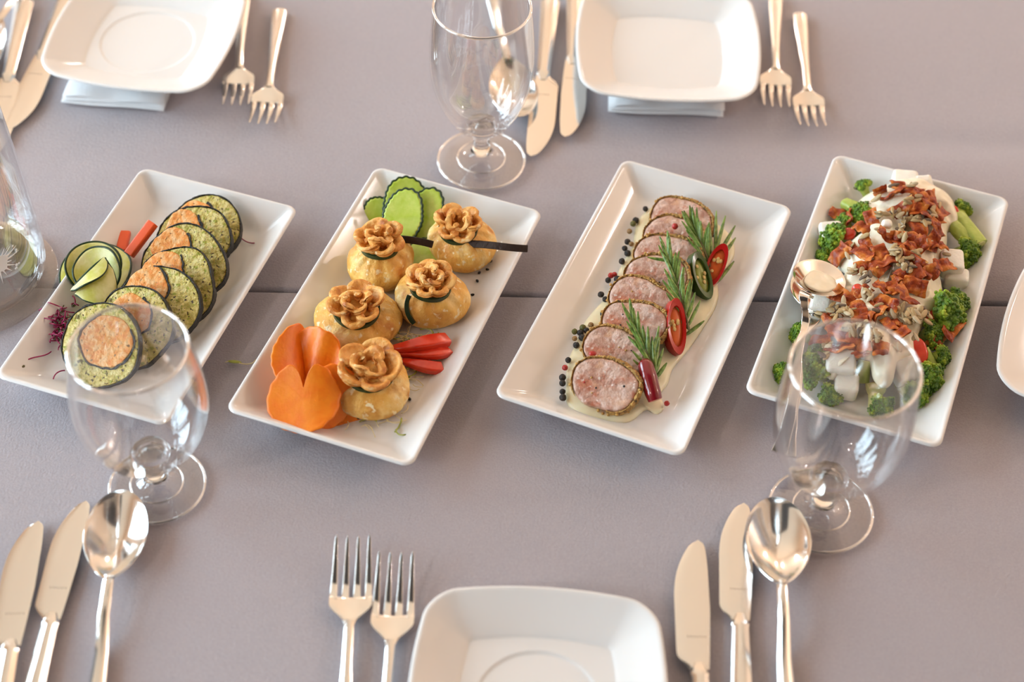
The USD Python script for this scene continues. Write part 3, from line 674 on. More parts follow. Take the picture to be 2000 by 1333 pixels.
# ------------------------------------------------------------------ platter a: roulade
YA = PLAT['a'][2]
def roulade(px, zc, tilt, R, core, cr, arc, label, seed, yaw=0.0, sq=1.0):
    Mx = tr(U(*px, zc)) @ rot('z', YA + yaw) @ rot('x', tilt)
    t = thing('roulade_slice', label, 'roulade slice', Mx, 'roulade slices on the smaller platter')
    wb = wob(seed, 0.035); rf = lambda a: R * wb(a) * np.sqrt(np.cos(a) ** 2 + (sq * np.sin(a)) ** 2)
    th = 0.0064
    rel = lambda x, y: (meshkit.fbm(np.stack([x * 330, y * 330, 0 * x + seed], -1), 3, seed) - 0.5) * 0.0016
    part(t, 'filling', disc(rf, th, 18, 110, rel, 0.001), m_green, 50)
    n = 120; a = np.arange(n) / n * 2 * PI; g = np.random.default_rng(seed)
    q = rf(a) + 0.0004 + 0.0007 * (meshkit.noise(np.stack([a * 9, 0 * a, 0 * a + seed], -1)) - 0.5)
    zz = np.array([-1, -0.5, 0, 0.5, 1.0])
    G = np.stack([np.broadcast_to((q * np.cos(a))[:, None], (n, 5)), np.broadcast_to((q * np.sin(a))[:, None], (n, 5)), zz[None] * (th / 2 + 0.0004) + 0.0009 * (meshkit.noise(np.stack([np.cos(a) * 14, np.sin(a) * 14, 0 * a + seed], -1))[:, None] - 0.4)], -1)
    part(t, 'outer_wrapper', fixed(thick(G, (0.0003 + 0.0011 * meshkit.noise(np.stack([a * 7, 0 * a + 2, 0 * a + seed], -1)))[:, None] * np.ones((1, 5)), closed_u=True)), m_nori, 60)
    cw = wob(seed + 50, 0.06); cf = lambda b: cr * cw(b)
    crel = lambda x, y: (meshkit.fbm(np.stack([x * 380, y * 380, 0 * x + seed + 9], -1), 3, seed) - 0.5) * 0.0010
    T2 = tr([core[0], core[1], 0])
    part(t, 'salmon_core', disc(cf, th + 0.0014, 12, 80, crel, 0.0008), m_salmon, 50, M=T2)
    a0, a1 = np.radians(arc); b = np.linspace(a0, a1, 70); q = cf(b) + 0.0006 + 0.0016 * (meshkit.noise(np.stack([b * 6, 0 * b, 0 * b + seed], -1)) - 0.5)
    x, y = q * np.cos(b) + core[0], q * np.sin(b) + core[1]; ok = np.hypot(x, y) < rf(np.arctan2(y, x)) - 0.0003
    b, q = b[ok], q[ok]
    w = 0.0016 * (0.55 + 0.9 * meshkit.noise(np.stack([b * 5, 0 * b + 3, 0 * b + seed], -1)))
    G = np.stack([np.stack([q * np.cos(b), q * np.sin(b), 0 * b + s * (th / 2 + 0.0009)], -1) for s in (-1, -.3, .3, 1)], 1)
    part(t, 'inner_wrapper', fixed(thick(G, w[:, None] * np.ones((1, 4)))), m_nori, 60, M=T2)
full = (0, 355)
mm = 0.001
roulade((402, 447), 0.0175, 0.30, 31 * mm, (-13 * mm, 7 * mm), 15.5 * mm, (-150, 70), 'roulade slice lying farthest back at the top of its overlapping row', 11)
roulade((380, 473), 0.0220, 0.44, 32 * mm, (-13 * mm, 8 * mm), 16.5 * mm, (-140, 60), 'second roulade slice from the top of the overlapping row', 12)
roulade((361, 516), 0.0250, 0.55, 34.5 * mm, (-14 * mm, 10 * mm), 17.5 * mm, (-120, 60), 'third roulade slice from the top, beside the red pepper sticks', 13)
roulade((343, 565), 0.0250, 0.56, 34.5 * mm, (-14 * mm, 10 * mm), 18.5 * mm, (-120, 60), 'middle roulade slice of the seven, beside the zucchini rose', 14)
roulade((309, 600), 0.0250, 0.58, 34.5 * mm, (-13 * mm, 11 * mm), 19.0 * mm, (-120, 80), 'third roulade slice from the front with the deep orange core', 15)
roulade((262, 641), 0.0250, 0.60, 33.5 * mm, (-5 * mm, 9 * mm), 18.0 * mm, (-130, 70), 'second roulade slice from the front, half behind the goblet rim', 16)
roulade((200, 675), 0.0280, 0.66, 34.0 * mm, (4 * mm, 4 * mm), 22.0 * mm, (120, 400), 'front roulade slice showing its whole salmon core behind the goblet', 17, sq=0.96)

# zucchini rose
zr = thing('zucchini_rose', 'rose of folded zucchini slices with dark green rind beside the roulade', 'zucchini rose', tr(U(188, 536, 0.010)) @ rot('z', YA))
ZI = np.linalg.inv(tr(U(188, 536, 0.010)) @ rot('z', YA)); zl = lambda u, v, z: (ZI @ np.append(U(u, v, z), 1))[:3]
def zpetal(R, th, bend, Mx, seed, ax=0.0, half=False, ry=1.0):
    wb = wob(seed, 0.03)
    if half:
        rf = lambda a: R * wb(a) * np.where(np.sin(a) > 0, 0.10 + 0 * a, 1.0)
    else:
        rf = lambda a: R * wb(a) / np.sqrt(np.cos(a) ** 2 + (np.sin(a) / ry) ** 2)
    zf = lambda x, y: bend * (x * math.cos(ax) + y * math.sin(ax)) ** 2 / R
    p = part(zr, 'petal', leaf(rf, th, zf), m_zuc, 60, M=Mx)
    part(p, 'rind', rimtube(rf, zf, 0.00105, 110, 0.0002), m_rind, 60)
zpetal(30 * mm, 0.0024, 0.15, rot('x', 0.16), 31, ry=1.02)
zpetal(22 * mm, 0.002, 0.35, tr(zl(184, 522, 0.0235)) @ rot('z', 0.5) @ rot('x', 0.58), 32)
zpetal(19.5 * mm, 0.002, 0.4, tr(zl(192, 529, 0.0285)) @ rot('z', 0.3) @ rot('x', 0.60), 33, 0.6)
def zfold(p0, p1, width, zend, seed):
    """half a slice, folded along the chord p0-p1 (which carries the rind), its round side drooping away from it"""
    P = spline([p0, (np.array(p0) + p1) / 2 + [0, 0, 0.0015], p1], 34); s = np.linspace(-1, 1, 34)
    w = (1 - np.abs(s) ** 2.2) ** 0.5 * width + 0.0008; v = np.linspace(0, 1, 10)
    d = np.cross(np.array(p1) - p0, [0, 0, 1.0]); d[2] = 0; d /= np.linalg.norm(d)
    G = P[:, None] + d * (w[:, None, None] * v[None, :, None])
    G[..., 2] = P[:, None, 2] - (P[:, None, 2] - zend) * (w[:, None] / width * v[None]) ** 1.5
    p = part(zr, 'petal', fixed(thick(G, 0.0018)), m_zuc, 60)
    part(p, 'rind', tube(P, 0.0014 * (1 - 0.6 * np.abs(s) ** 3), 7), m_rind, 60)
    part(p, 'rind', tube(G[:, -1], 0.0009, 6), m_rind, 60)
zfold(zl(139, 567, 0.0300), zl(204, 503, 0.0440), 0.012, 0.030, 34)
zfold(zl(147, 575, 0.0290), zl(207, 508, 0.0430), 0.0215, 0.014, 35)

def stick(a, b, z0, z1, w, h, label, m=None, name='pepper_stick', cat_='pepper stick', sag=0.0):
    A, B = U(*a, z0), U(*b, z1); P = np.array([A + (B - A) * s + [0, 0, sag * math.sin(PI * s)] for s in np.linspace(0, 1, 10)]); o = P.mean(0)
    return single(name, sweep(P - o, w, h), m or m_orangered, label, cat_, tr(o), smooth=50)
stick((237, 492), (245, 455), 0.0105, 0.0120, 0.0095, 0.0060, 'short red pepper stick standing behind the longer one')
stick((252, 498), (299, 436), 0.0140, 0.0290, 0.0098, 0.0062, 'longer red pepper stick leaning on the roulade slices')

def sprout(pts, label, leafy=True, z=0.0085, base=None):
    P = np.array([U(u, v, z + dz) for u, v, dz in pts]); o = P[0].copy(); o[2] = TZ
    t = thing('beet_sprout', label, 'sprout', tr(o))
    Q = spline(P - o, 18); part(t, 'stem', tube(Q, 0.00055, 6), m_stem, 60)
    if leafy:
        part(t, 'leaf', jitter(trimesh.creation.icosphere(2, 1.0).apply_transform(np.diag([0.0022, 0.0015, 0.0008, 1])), 0.0003, 900), m_bleaf, 60, M=tr(Q[0]))
sprout([(44, 716, 0.001), (62, 700, 0.001), (80, 696, .0015), (100, 687, 0.001)], 'loose magenta sprout lying on the platter rim farthest left', z=0.015)
sprout([(104, 741, 0), (110, 730, 0.001), (127, 724, 0)], 'loose magenta sprout below the tuft beside the goblet', False, z=0.011)
sprout([(462, 450, 0.001), (472, 466, 0.0015), (486, 474, .001), (497, 475, 0)], 'loose magenta sprout right of the farthest roulade slice', False, z=0.0075)
g = np.random.default_rng(21); bs, bl = [], []
for k in range(46):
    u0, v0 = 118 + g.normal(0, 12), 628 + g.normal(0, 17) ; ang = g.uniform(0, 2 * PI); L = g.uniform(14, 34)
    if k < 8: u0, v0, ang = 120 + g.normal(0, 6), 655 + g.normal(0, 8), 1.9 + g.normal(0, .3)
    pts = [U(u0 + L * s * math.cos(ang) + 5 * math.sin(4 * s + k), v0 + L * s * math.sin(ang) * 0.8 + 4 * math.cos(3 * s + k), 0.010 + 0.012 * math.exp(-((u0 - 125) / 25) ** 2) * g.uniform(0.2, 1) + 0.003 * math.sin(3 * s)) for s in np.linspace(0, 1, 5)]
    bs.append(tube(spline(pts, 12), 0.00055, 5))
    if k % 2 == 0:
        for j in range(2):
            m = trimesh.creation.icosphere(1, 1.0).apply_transform(np.diag([0.0020, 0.0013, 0.0006, 1])).apply_transform(rot('z', g.uniform(0, 6)) @ rot('x', g.uniform(-.8, .8))); m.apply_translation(pts[0] + g.normal(0, 0.0012, 3)); bl.append(m)
o = U(118, 635, 0); ms, ml = cat(*bs), cat(*bl); ms.apply_translation(-o); ml.apply_translation(-o)
t = thing('beet_sprouts', 'tangled tuft of magenta sprouts with small olive leaves beside the zucchini rose', 'sprouts', tr(o), kind='stuff')
part(t, 'stems', ms, m_stem, 60); part(t, 'leaves', ml, m_bleaf, 60)

# ------------------------------------------------------------------ platter b: pastry pouches
YB = PLAT['b'][2]
def pouch(px, R, seed, lobes, spin, lean, label, hgt=0.040, rr=1.0):
    c = U(*px, FLOOR); c[2] = TZ + FLOOR + 0.0004
    t = thing('pastry_pouch', label, 'pastry pouch', tr(c) @ rot('z', spin), 'baked pastry pouches')
    n, k = 128, 34
    prof = spline([(0.004, 0, 0), (0.55 * R, 0, 0), (0.88 * R, 0.0035 * hgt / 0.04, 0), (R, 0.0145 * hgt / 0.04, 0), (0.93 * R, 0.025 * hgt / 0.04, 0), (0.72 * R, 0.0335 * hgt / 0.04, 0), (0.50 * R, hgt - 0.002, 0), (0.40 * R, hgt + 0.004, 0)], k)[:, :2]
    a = np.arange(n) / n * 2 * PI; g = np.random.default_rng(seed); ph = g.uniform(0, 6, 4); rings = []
    for i, (r, z) in enumerate(prof):
        f = np.clip((z - 0.012) / (hgt - 0.012), 0, 1)
        pl = f ** 1.3 * (0.050 * np.cos(9 * a + ph[0] + 1.1 * np.sin(a + ph[1])) + 0.045 * np.cos(14 * a + ph[2] + np.sin(2 * a + ph[3])))
        q = r * (1 + pl + 0.05 * np.cos(2 * a + ph[3]) + 0.03 * np.cos(3 * a + ph[1]))
        x, y = q * np.cos(a) + lean[0] * f ** 2, q * np.sin(a) + lean[1] * f ** 2
        nz = (meshkit.fbm(np.stack([x * 110, y * 110, 0 * x + z * 110 + seed], -1), 4, seed) - 0.5) * 0.0026 * min(1, i / 6)
        rings.append(np.stack([x + nz * np.cos(a), y + nz * np.sin(a), np.full(n, z) + nz * f * 0.7], 1))
    part(t, 'body', loft(rings), m_dough, 70)
    # the frill: a dough collar that rises from the neck and folds into round lobes, a smaller one inside it
    nu, nv = 240, 13; u = np.arange(nu) / nu * 2 * PI; v = np.linspace(0, 1, nv); kz = np.array([0, 0.5, 1.0])
    for lob, A0, fold, zb_, ht in ((lobes, 0.0162 * rr, 1.75, hgt - 0.001, 0.0100), (max(lobes - 2, 3), 0.0082 * rr, 1.5, hgt + 0.001, 0.0115)):
        B0 = A0 / (lob + 1) * fold; w_ = u + 0.10 * np.sin(2 * u + ph[2]) + 0.06 * np.sin(3 * u + ph[3])
        cx = A0 * np.cos(u) - B0 * np.cos((lob + 1) * w_) + 0.0008 * np.cos(2 * u + ph[1]); cy = A0 * np.sin(u) - B0 * np.sin((lob + 1) * w_) + 0.0008 * np.sin(3 * u + ph[2])
        r0 = min(0.36 * R, A0 * 0.85); X = np.empty((nu, nv, 3))
        lift = 0.0028 * np.sin(2 * u + ph[0]) + 0.0022 * np.sin(5 * u + ph[2])
        for j, q in enumerate(v):
            m_ = np.interp(q, [0, 0.5, 0.8, 1], [0.0, 0.80, 1.0, 1.04])
            X[:, j] = np.stack([r0 * np.cos(u) * (1 - m_) + cx * m_ + lean[0], r0 * np.sin(u) * (1 - m_) + cy * m_ + lean[1], zb_ + np.interp(q, [0, 0.5, 0.8, 1], [0, 0.8, 1.0, 0.90]) * ht + lift * q], 1)
        w = 0.0046 * np.sqrt(np.clip(1 - (np.maximum(v - 0.6, 0) / 0.41) ** 2, 0.10, 1))
        fr = thick(X, np.broadcast_to(w[None], (nu, nv)) * (1 + 0.25 * np.sin(7 * u + ph[3]))[:, None], closed_u=True)
        part(t, 'frill', jitter(fr, 0.0011, 190, seed), m_ruffle, 75)
    # the tie under the frill
    b = np.linspace(0, 2 * PI, 90, endpoint=False); q = 0.52 * R + 0.0004
    ring = np.stack([q * np.cos(b) + lean[0], q * np.sin(b) + lean[1], hgt - 0.0005 + 0.001 * np.sin(2 * b + ph[0])], 1)
    G = ring[:, None] + np.stack([np.zeros(3), np.zeros(3), np.zeros(3)])[None] + np.array([0, 0, 1.0]) * np.linspace(-0.0019, 0.0019, 3)[None, :, None]
    part(t, 'tie', fixed(thick(G, 0.0020, closed_u=True)), m_chive, 60)
    return t, tr(c) @ rot('z', spin)
def tail(tm, pts, w, m, label):
    t, Mx = tm; P = np.array([U(u, v, z) for u, v, z in pts]); Q = (np.linalg.inv(Mx) @ np.column_stack([P, np.ones(len(P))]).T).T[:, :3]
    part(t, 'tie_end', sweep(spline(Q, 16), w, 0.0018, up=(Mx[:3, :3].T @ np.array([0, -0.75, 0.66]))), m, 60, label)
A = pouch((745, 534), 28.5 * mm, 41, 6, 0.3, (0, 0.001), 'rear left pastry pouch with a dark tie running right behind it', hgt=0.033)
B = pouch((903, 494), 29.5 * mm, 42, 6, 1.4, (-0.002, 0.003), 'rear right pastry pouch with long brown strip sticking out over the rim', hgt=0.030)
C = pouch((843, 603), 30.5 * mm, 43, 7, 2.2, (-0.004, 0.003), 'middle pastry pouch with green tie end hanging down its front', hgt=0.033)
D = pouch((699, 645), 34.5 * mm, 44, 6, 3.0, (-0.001, 0.004), 'large pastry pouch on the left above the carrot shavings', rr=1.15, hgt=0.029)
Ep = pouch((719, 762), 36 * mm, 45, 5, 4.4, (-0.001, 0.002), 'front pastry pouch between the carrot shavings and red pepper strips', rr=1.25, hgt=0.022)
tail(A, [(778, 467, 0.034), (815, 471, 0.036), (845, 478, 0.033)], 0.0062, m_brown, 'dark brown end of the tie')
tail(B, [(912, 477, 0.033), (965, 480, 0.036), (1000, 484, 0.036), (1030, 486, 0.034)], 0.0062, m_brown, 'long dark brown end of the tie')
tail(C, [(799, 578, 0.036), (794, 600, 0.031), (808, 632, 0.019)], 0.0036, m_chive, 'hanging green end of the tie')
tail(D, [(664, 632, 0.031), (658, 650, 0.028), (660, 670, 0.022)], 0.0036, m_chive, 'hanging green end of the tie')

def slice_thing(name, label, cat_, px, z, R, ry, th, zf, Mr, flesh, rind, seed, wob_=0.03, scallop=0.0, group=None, rr=0.001):
    t = thing(name, label, cat_, tr(U(*px, z)) @ Mr, group)
    wb = wob(seed, wob_); rf = lambda a: R * wb(a) * (1 + scallop * np.cos(26 * a)) / np.sqrt(np.cos(a) ** 2 + (np.sin(a) / ry) ** 2)
    part(t, 'flesh', leaf(rf, th, zf, 10, 130 if scallop else 80), flesh, 60)
    if rind:
        part(t, 'rind', rimtube(rf, zf, rr, 150, 0.0002), rind, 60)
    return t
cz = lambda x, y: 1.5 * x * x
def cuc(px, z, R, ry, yaw, tilt, roll, label, seed):
    slice_thing('cucumber_slice', label, 'cucumber slice', px, z, R, ry, 0.0026, lambda x, y: 2.0 * x * x, rot('z', YB + yaw) @ rot('x', tilt) @ rot('y', roll), m_cuc, m_rind, seed, 0.03, 0.022, 'cucumber slices at the back of the platter', 0.0012)
cuc((741, 424), 0.0130, 14 * mm, 1.25, 0.5, 0.60, 0.0, 'leftmost small cucumber slice of the rear fan', 61)
cuc((792, 404), 0.0195, 19.5 * mm, 1.3, 0.2, 0.62, 0.15, 'rearmost cucumber slice of the fan with its rind at the top', 62)
cuc((822, 425), 0.0205, 16 * mm, 1.7, -0.3, 0.62, 0.2, 'rightmost cucumber slice of the fan touching the rear right pouch', 63)
cuc((787, 425), 0.0245, 17 * mm, 1.45, 0.1, 0.70, 0.0, 'front cucumber slice of the fan lying over the others', 64)
cuc((828, 499), 0.0100, 15 * mm, 1.1, 0.3, 0.15, 0.0, 'flat cucumber slice between the two rear pouches', 65)

def carrot(px, z, R, ry, Mr, zf, seed, label, w=0.05, notch=None):
    wb = wob(seed, w, 9); rf = lambda a: R * wb(a) * (1 + 0.012 * np.cos(17 * a + seed)) * (1 - (0.72 * np.exp(-(((a - notch + PI) % (2 * PI) - PI) / 0.20) ** 2) if notch else 0)) / np.sqrt(np.cos(a) ** 2 + (np.sin(a) / ry) ** 2)
    single('carrot_shaving', leaf(rf, 0.0016, zf, 14, 110), m_carrot, label, 'carrot shaving', tr(U(*px, z)) @ Mr, 'curled carrot shavings', smooth=70)
carrot((655, 790), 0.0175, 25 * mm, 1.15, rot('z', -0.5) @ rot('y', 0.42) @ rot('x', 0.35), lambda x, y: -9 * x * x + 0.002 * np.sin(y * 120), 71, 'carrot shaving lowest on the right against the front pouch')
carrot((645, 775), 0.0250, 21 * mm, 1.25, rot('z', -0.3) @ rot('y', 0.45) @ rot('x', 0.5), lambda x, y: -10 * x * x, 72, 'narrow carrot shaving nested inside the right of the pile')
carrot((612, 706), 0.0260, 27.5 * mm, 0.95, rot('z', -0.35) @ rot('x', 0.85), lambda x, y: 6 * x * x + 0.0030 * np.sin(x * 190 + 1), 73, 'wavy carrot shaving standing at the back of the pile', 0.07)
carrot((578, 708), 0.0290, 20 * mm, 1.6, rot('z', 0.45) @ rot('y', 0.75) @ rot('x', 0.55), lambda x, y: -16 * x * x + 3 * y * y, 74, 'carrot shaving curled into a cone at the upper left', 0.07)
carrot((592, 778), 0.0300, 31 * mm, 0.90, rot('z', 0.15) @ rot('x', 0.42) @ rot('y', -0.12), lambda x, y: -5 * x * x + 4.5 * y * y + 0.0016 * np.sin(x * 110), 75, 'large round carrot shaving in front covering the pile', 0.05, 1.45)

def bell(pts, w, h, label):
    P = np.array([U(*p) for p in pts]); o = P.mean(0); Q = spline(P - o, 16); s = np.linspace(0, 1, 16)
    single('pepper_strip', sweep(Q, w * (0.45 + 0.55 * np.minimum(s * 1.6, 1)), h * (0.7 + 0.3 * np.minimum(s * 2, 1)), r=0.28), m_red, label, 'pepper strip', tr(o), 'red pepper strips', smooth=50)
bell([(764, 682, 0.012), (800, 676, 0.019), (840, 668, 0.020), (872, 664, 0.015)], 0.0125, 0.0070, 'uppermost red pepper strip of the three on the pouch platter')
bell([(772, 692, 0.010), (810, 690, 0.014), (845, 690, 0.015), (874, 686, 0.011)], 0.0115, 0.0065, 'middle red pepper strip of the three on the pouch platter')
bell([(786, 706, 0.009), (815, 713, 0.0125), (840, 718, 0.012), (862, 720, 0.0095)], 0.0110, 0.0065, 'lowest red pepper strip of the three on the pouch platter')

nig = trimesh.creation.icosphere(2, 1.0).apply_transform(np.diag([0.0017, 0.0012, 0.0011, 1]))
for i, (u, v) in enumerate([(857, 407), (959, 510), (952, 527), (936, 533), (932, 549), (923, 576), (700, 816), (661, 824), (798, 738), (800, 780), (788, 664), (806, 668)]):
    single('nigella_seed', jitter(nig, 0.0003, 900, i), m_nig, 'tiny black seed sprinkled around the pastry pouches', 'seed', tr(U(u, v, FLOOR + 0.0012)) @ rot('z', i * 1.3), 'black seeds around the pouches')
def tangle(name, label, cx, cy, su, sv, n, z, seed, m, m2):
    g = np.random.default_rng(seed); a, b = [], []
    for k in range(n):
        u0, v0, an = cx + g.normal(0, su), cy + g.normal(0, sv), g.uniform(0, 2 * PI); L = g.uniform(15, 45); cv = g.normal(0, 1.3)
        P = [U(u0 + L * s * math.cos(an + cv * s), v0 + 0.7 * L * s * math.sin(an + cv * s), z + 0.0035 * g.random()) for s in np.linspace(0, 1, 5)]
        (b if k % 6 == 0 else a).append(tube(spline(P, 12), 0.00032 if k % 6 else 0.0007, 4))
    o = U(cx, cy, 0); A_, B_ = cat(*a), cat(*b); A_.apply_translation(-o); B_.apply_translation(-o)
    t = thing(name, label, 'sprouts', tr(o), kind='stuff'); part(t, 'threads', A_, m, 60); part(t, 'green_threads', B_, m2, 60)
tangle('alfalfa_sprouts', 'pale thin sprouts tangled between the middle pouch and red pepper strips', 800, 660, 24, 6, 34, FLOOR + 0.002, 5, m_alf, m_alfg)
tangle('alfalfa_sprouts', 'pale thin sprouts trailing below the front pouch and carrot shavings', 725, 822, 48, 9, 16, FLOOR + 0.001, 6, m_alf, m_alfg)
tangle('alfalfa_sprouts', 'pale thin sprouts at the right side of the front pouch', 800, 752, 8, 18, 12, FLOOR + 0.001, 8, m_alf, m_alfg)
P = np.array([U(u, v, 0.0018) for u, v in ((440, 708), (458, 707), (474, 711), (488, 711), (500, 703))]); o = P[0].copy()
t = thing('loose_sprout', 'small green sprout lying on the cloth between the left two platters', 'sprout', tr(o))
part(t, 'stem', tube(spline(P - o, 14), 0.0005, 5), m_alf, 60); part(t, 'leaf', trimesh.creation.icosphere(2, 1.0).apply_transform(np.diag([0.006, 0.0016, 0.0008, 1])), m_alfg, 60, M=tr(P[1] - o) @ rot('z', -0.1))

# ------------------------------------------------------------------ platter c: roast meat
YC = PLAT['c'][2]
Z3 = lambda x, y: (x / 2.221 + 950, y / 2.221 + 300)
out = [(760, 212), (700, 240), (645, 320), (632, 400), (590, 470), (552, 560), (500, 640), (430, 720), (382, 830), (352, 900), (345, 1000), (355, 1090), (430, 1140), (560, 1163), (640, 1150), (705, 1108), (735, 1126), (765, 1112), (768, 1078), (757, 1040), (785, 1000), (800, 950), (850, 880), (890, 830), (950, 740), (1000, 650), (1008, 590), (1005, 540), (1060, 470), (1078, 400), (1040, 330), (1000, 300), (930, 260), (850, 212)]
c0 = U(*Z3(690, 680), 0); c0[2] = TZ
def tolocal(p):
    return np.array([U(*q, 0.009)[:2] for q in p]) - c0[:2]
ol = tolocal([Z3(*p) for p in out]); ma, mb = tolocal([Z3(830, 320), Z3(560, 1020)])
sauce = blob(ol, ma, mb, lambda x, y, t: FLOOR + 0.0005 + 0.0042 * (1 - (1 - np.minimum(t * 4.5, 1)) ** 2) ** 0.5 * (0.75 + 0.5 * meshkit.noise(np.stack([x * 60, y * 60, 0 * x], -1))), lambda x, y: FLOOR + 0.0003 + 0 * x, 14)
single('cream_sauce', sauce, m_cream, 'pool of pale yellow cream sauce under the meat slices', 'sauce', tr(c0), smooth=70)
def meat(px, zc, tilt, rx, ry, yaw, label, seed, roll=0.0):
    t = thing('meat_slice', label, 'meat slice', tr(U(*px, zc)) @ rot('z', YC + yaw) @ rot('x', tilt) @ rot('y', roll), 'slices of roast meat on cream sauce')
    wb = wob(seed, 0.05); rf = lambda a: wb(a) / ((np.abs(np.cos(a)) / rx) ** 2.3 + (np.abs(np.sin(a)) / ry) ** 2.3) ** (1 / 2.3)
    th = 0.0085
    rel = lambda x, y: (meshkit.fbm(np.stack([x * 120, y * 160, 0 * x + seed], -1), 4, seed) - 0.5) * 0.0028
    part(t, 'meat', disc(rf, th, 16, 100, rel, 0.0016), m_meat, 60)
    a = np.linspace(math.radians(-70), math.radians(215), 130); z = np.linspace(-1, 1, 6)
    nz = meshkit.fbm(np.stack([np.cos(a)[:, None] * 16 + 0 * z, np.sin(a)[:, None] * 16 + 0 * z, z[None] * 2 + seed + 0 * a[:, None]], -1), 3, seed)
    wt = np.clip(np.cos((a - math.radians(40)) * 0.75), 0, 1)[:, None]; q = rf(a)[:, None] + 0.0004 + (0.0016 + 0.0022 * wt) * (nz - 0.25)
    G = np.stack([q * np.cos(a)[:, None], q * np.sin(a)[:, None], z[None] * (th / 2 + 0.0002) + 0 * a[:, None] + 0.0012 * (nz - 0.5)], -1)
    cr = part(t, 'crust', fixed(thick(G, (0.0022 + 0.0042 * wt) * rims(130, 6, 8))), m_crust, 70)
    g = np.random.default_rng(seed); gr = []
    for k in range(70):
        b = g.normal(math.radians(45), math.radians(60)); r = rf(b) + 0.0015 + g.uniform(-.001, .001)
        m = trimesh.creation.icosphere(1, g.uniform(0.0008, 0.0015)); m.apply_translation([r * math.cos(b), r * math.sin(b), g.uniform(-0.6, 1.0) * th / 2]); gr.append(m)
    part(cr, 'spice_grains', cat(*gr), m_grain, 60, kind='stuff')
    for k in range(5):
        m = trimesh.creation.icosphere(1, g.uniform(0.0006, 0.0010))
        part(t, 'spice_grain', m, [m_grain, m_black, m_rpep][k % 3], 60, M=tr([g.uniform(-.6, .6) * rx, g.uniform(-.5, .3) * ry, th / 2 + 0.0004]))
FL3 = FLOOR + 0.0042
for i, (x, y, rx, ry, tl, yw, lab) in enumerate([
        (845, 292, 31, 24, 0.26, 0.06, 'roast meat slice farthest back at the top of the row'),
        (812, 372, 30, 24, 0.34, 0.05, 'second roast meat slice from the top with one pink peppercorn'),
        (788, 452, 31, 24, 0.38, 0.05, 'third roast meat slice from the top behind the middle rosemary sprig'),
        (738, 540, 30, 24, 0.40, 0.03, 'fourth roast meat slice from the top beside the green chili'),
        (672, 645, 30, 24, 0.40, 0.05, 'fifth roast meat slice from the top, pale pink and unbroken'),
        (640, 745, 30, 24, 0.40, 0.02, 'third roast meat slice from the front, under the front rosemary'),
        (555, 868, 30, 24, 0.40, 0.05, 'second roast meat slice from the front with red spot'),
        (515, 1006, 31, 25, 0.44, 0.04, 'front roast meat slice, uncovered and paler than the others')]):
    u, v = Z3(x, y); rx *= 0.86; ry *= 0.82; meat((u, v), FL3 + ry * mm * math.sin(tl) * 0.92 + 0.004, tl, rx * mm, ry * mm, yw, lab, 80 + i)

pep = jitter(ball(0.0027, 2), 0.0003, 700, 1)
names = {'b': (m_black, 'black peppercorn'), 'g': (m_gpep, 'green peppercorn'), 't': (m_tpep, 'tan peppercorn'), 'r': (m_rpep, 'pink peppercorn')}
pc_ = [('b', 690, 240), ('b', 648, 290), ('b', 612, 383), ('b', 600, 412), ('b', 612, 433), ('b', 588, 468), ('b', 528, 550), ('b', 568, 545), ('b', 497, 612), ('b', 515, 633), ('b', 508, 695), ('b', 527, 680), ('b', 545, 675), ('b', 560, 668), ('b', 407, 778), ('b', 433, 768), ('b', 415, 800), ('b', 390, 832),
      ('b', 355, 897), ('b', 330, 972), ('b', 330, 997), ('b', 330, 1034), ('b', 332, 1060), ('g', 637, 305), ('g', 383, 773), ('g', 418, 757), ('t', 453, 745), ('t', 628, 393), ('t', 446, 782), ('t', 621, 338), ('t', 383, 803), ('t', 398, 925), ('t', 575, 690), ('r', 556, 525), ('r', 540, 530), ('r', 341, 930), ('r', 783, 1085)]
pz = lambda y: next(n for q, n in ((330, 'the rearmost meat slice'), (460, 'the third meat slice from the top'), (600, 'the fourth meat slice from the top'), (720, 'the fifth meat slice from the top'), (850, 'the third meat slice from the front'), (960, 'the second meat slice from the front'), (2000, 'the front meat slice')) if y < q)
for i, (k, x, y) in enumerate(pc_):
    s = (0.92, 1.08, 1.0)[i % 3] * (0.9 if k in 'tr' else 1)
    p = single('peppercorn', jitter(pep, 0.00025, 600, i), names[k][0], f'{names[k][1]} lying beside {pz(y)}' if (k, x) != ('r', 783) else 'pink peppercorn alone at the front right tip of the cream sauce', 'peppercorn', tr(U(*Z3(x, y), FLOOR + 0.0055)) @ rot('z', i) @ np.diag([s, s, s, 1]), f'{names[k][1]}s beside {pz(y)}', smooth=70)
single('peppercorn', jitter(pep, 0.0002, 600, 77), m_rpep, 'pink peppercorn lying on the second meat slice from the top', 'peppercorn', tr(U(*Z3(818, 316), 0.0335)), smooth=70)
single('peppercorn', jitter(pep, 0.0006, 600, 78), m_rpep, 'crushed pink peppercorn on the second meat slice from the front', 'peppercorn', tr(U(*Z3(461, 868), 0.030)) @ np.diag([1.1, .9, .6, 1]), smooth=70)
single('peppercorn', jitter(pep, 0.0003, 600, 79), m_black, 'black peppercorn wedged at the right end of the top meat slice', 'peppercorn', tr(U(*Z3(985, 350), 0.016)), smooth=70)

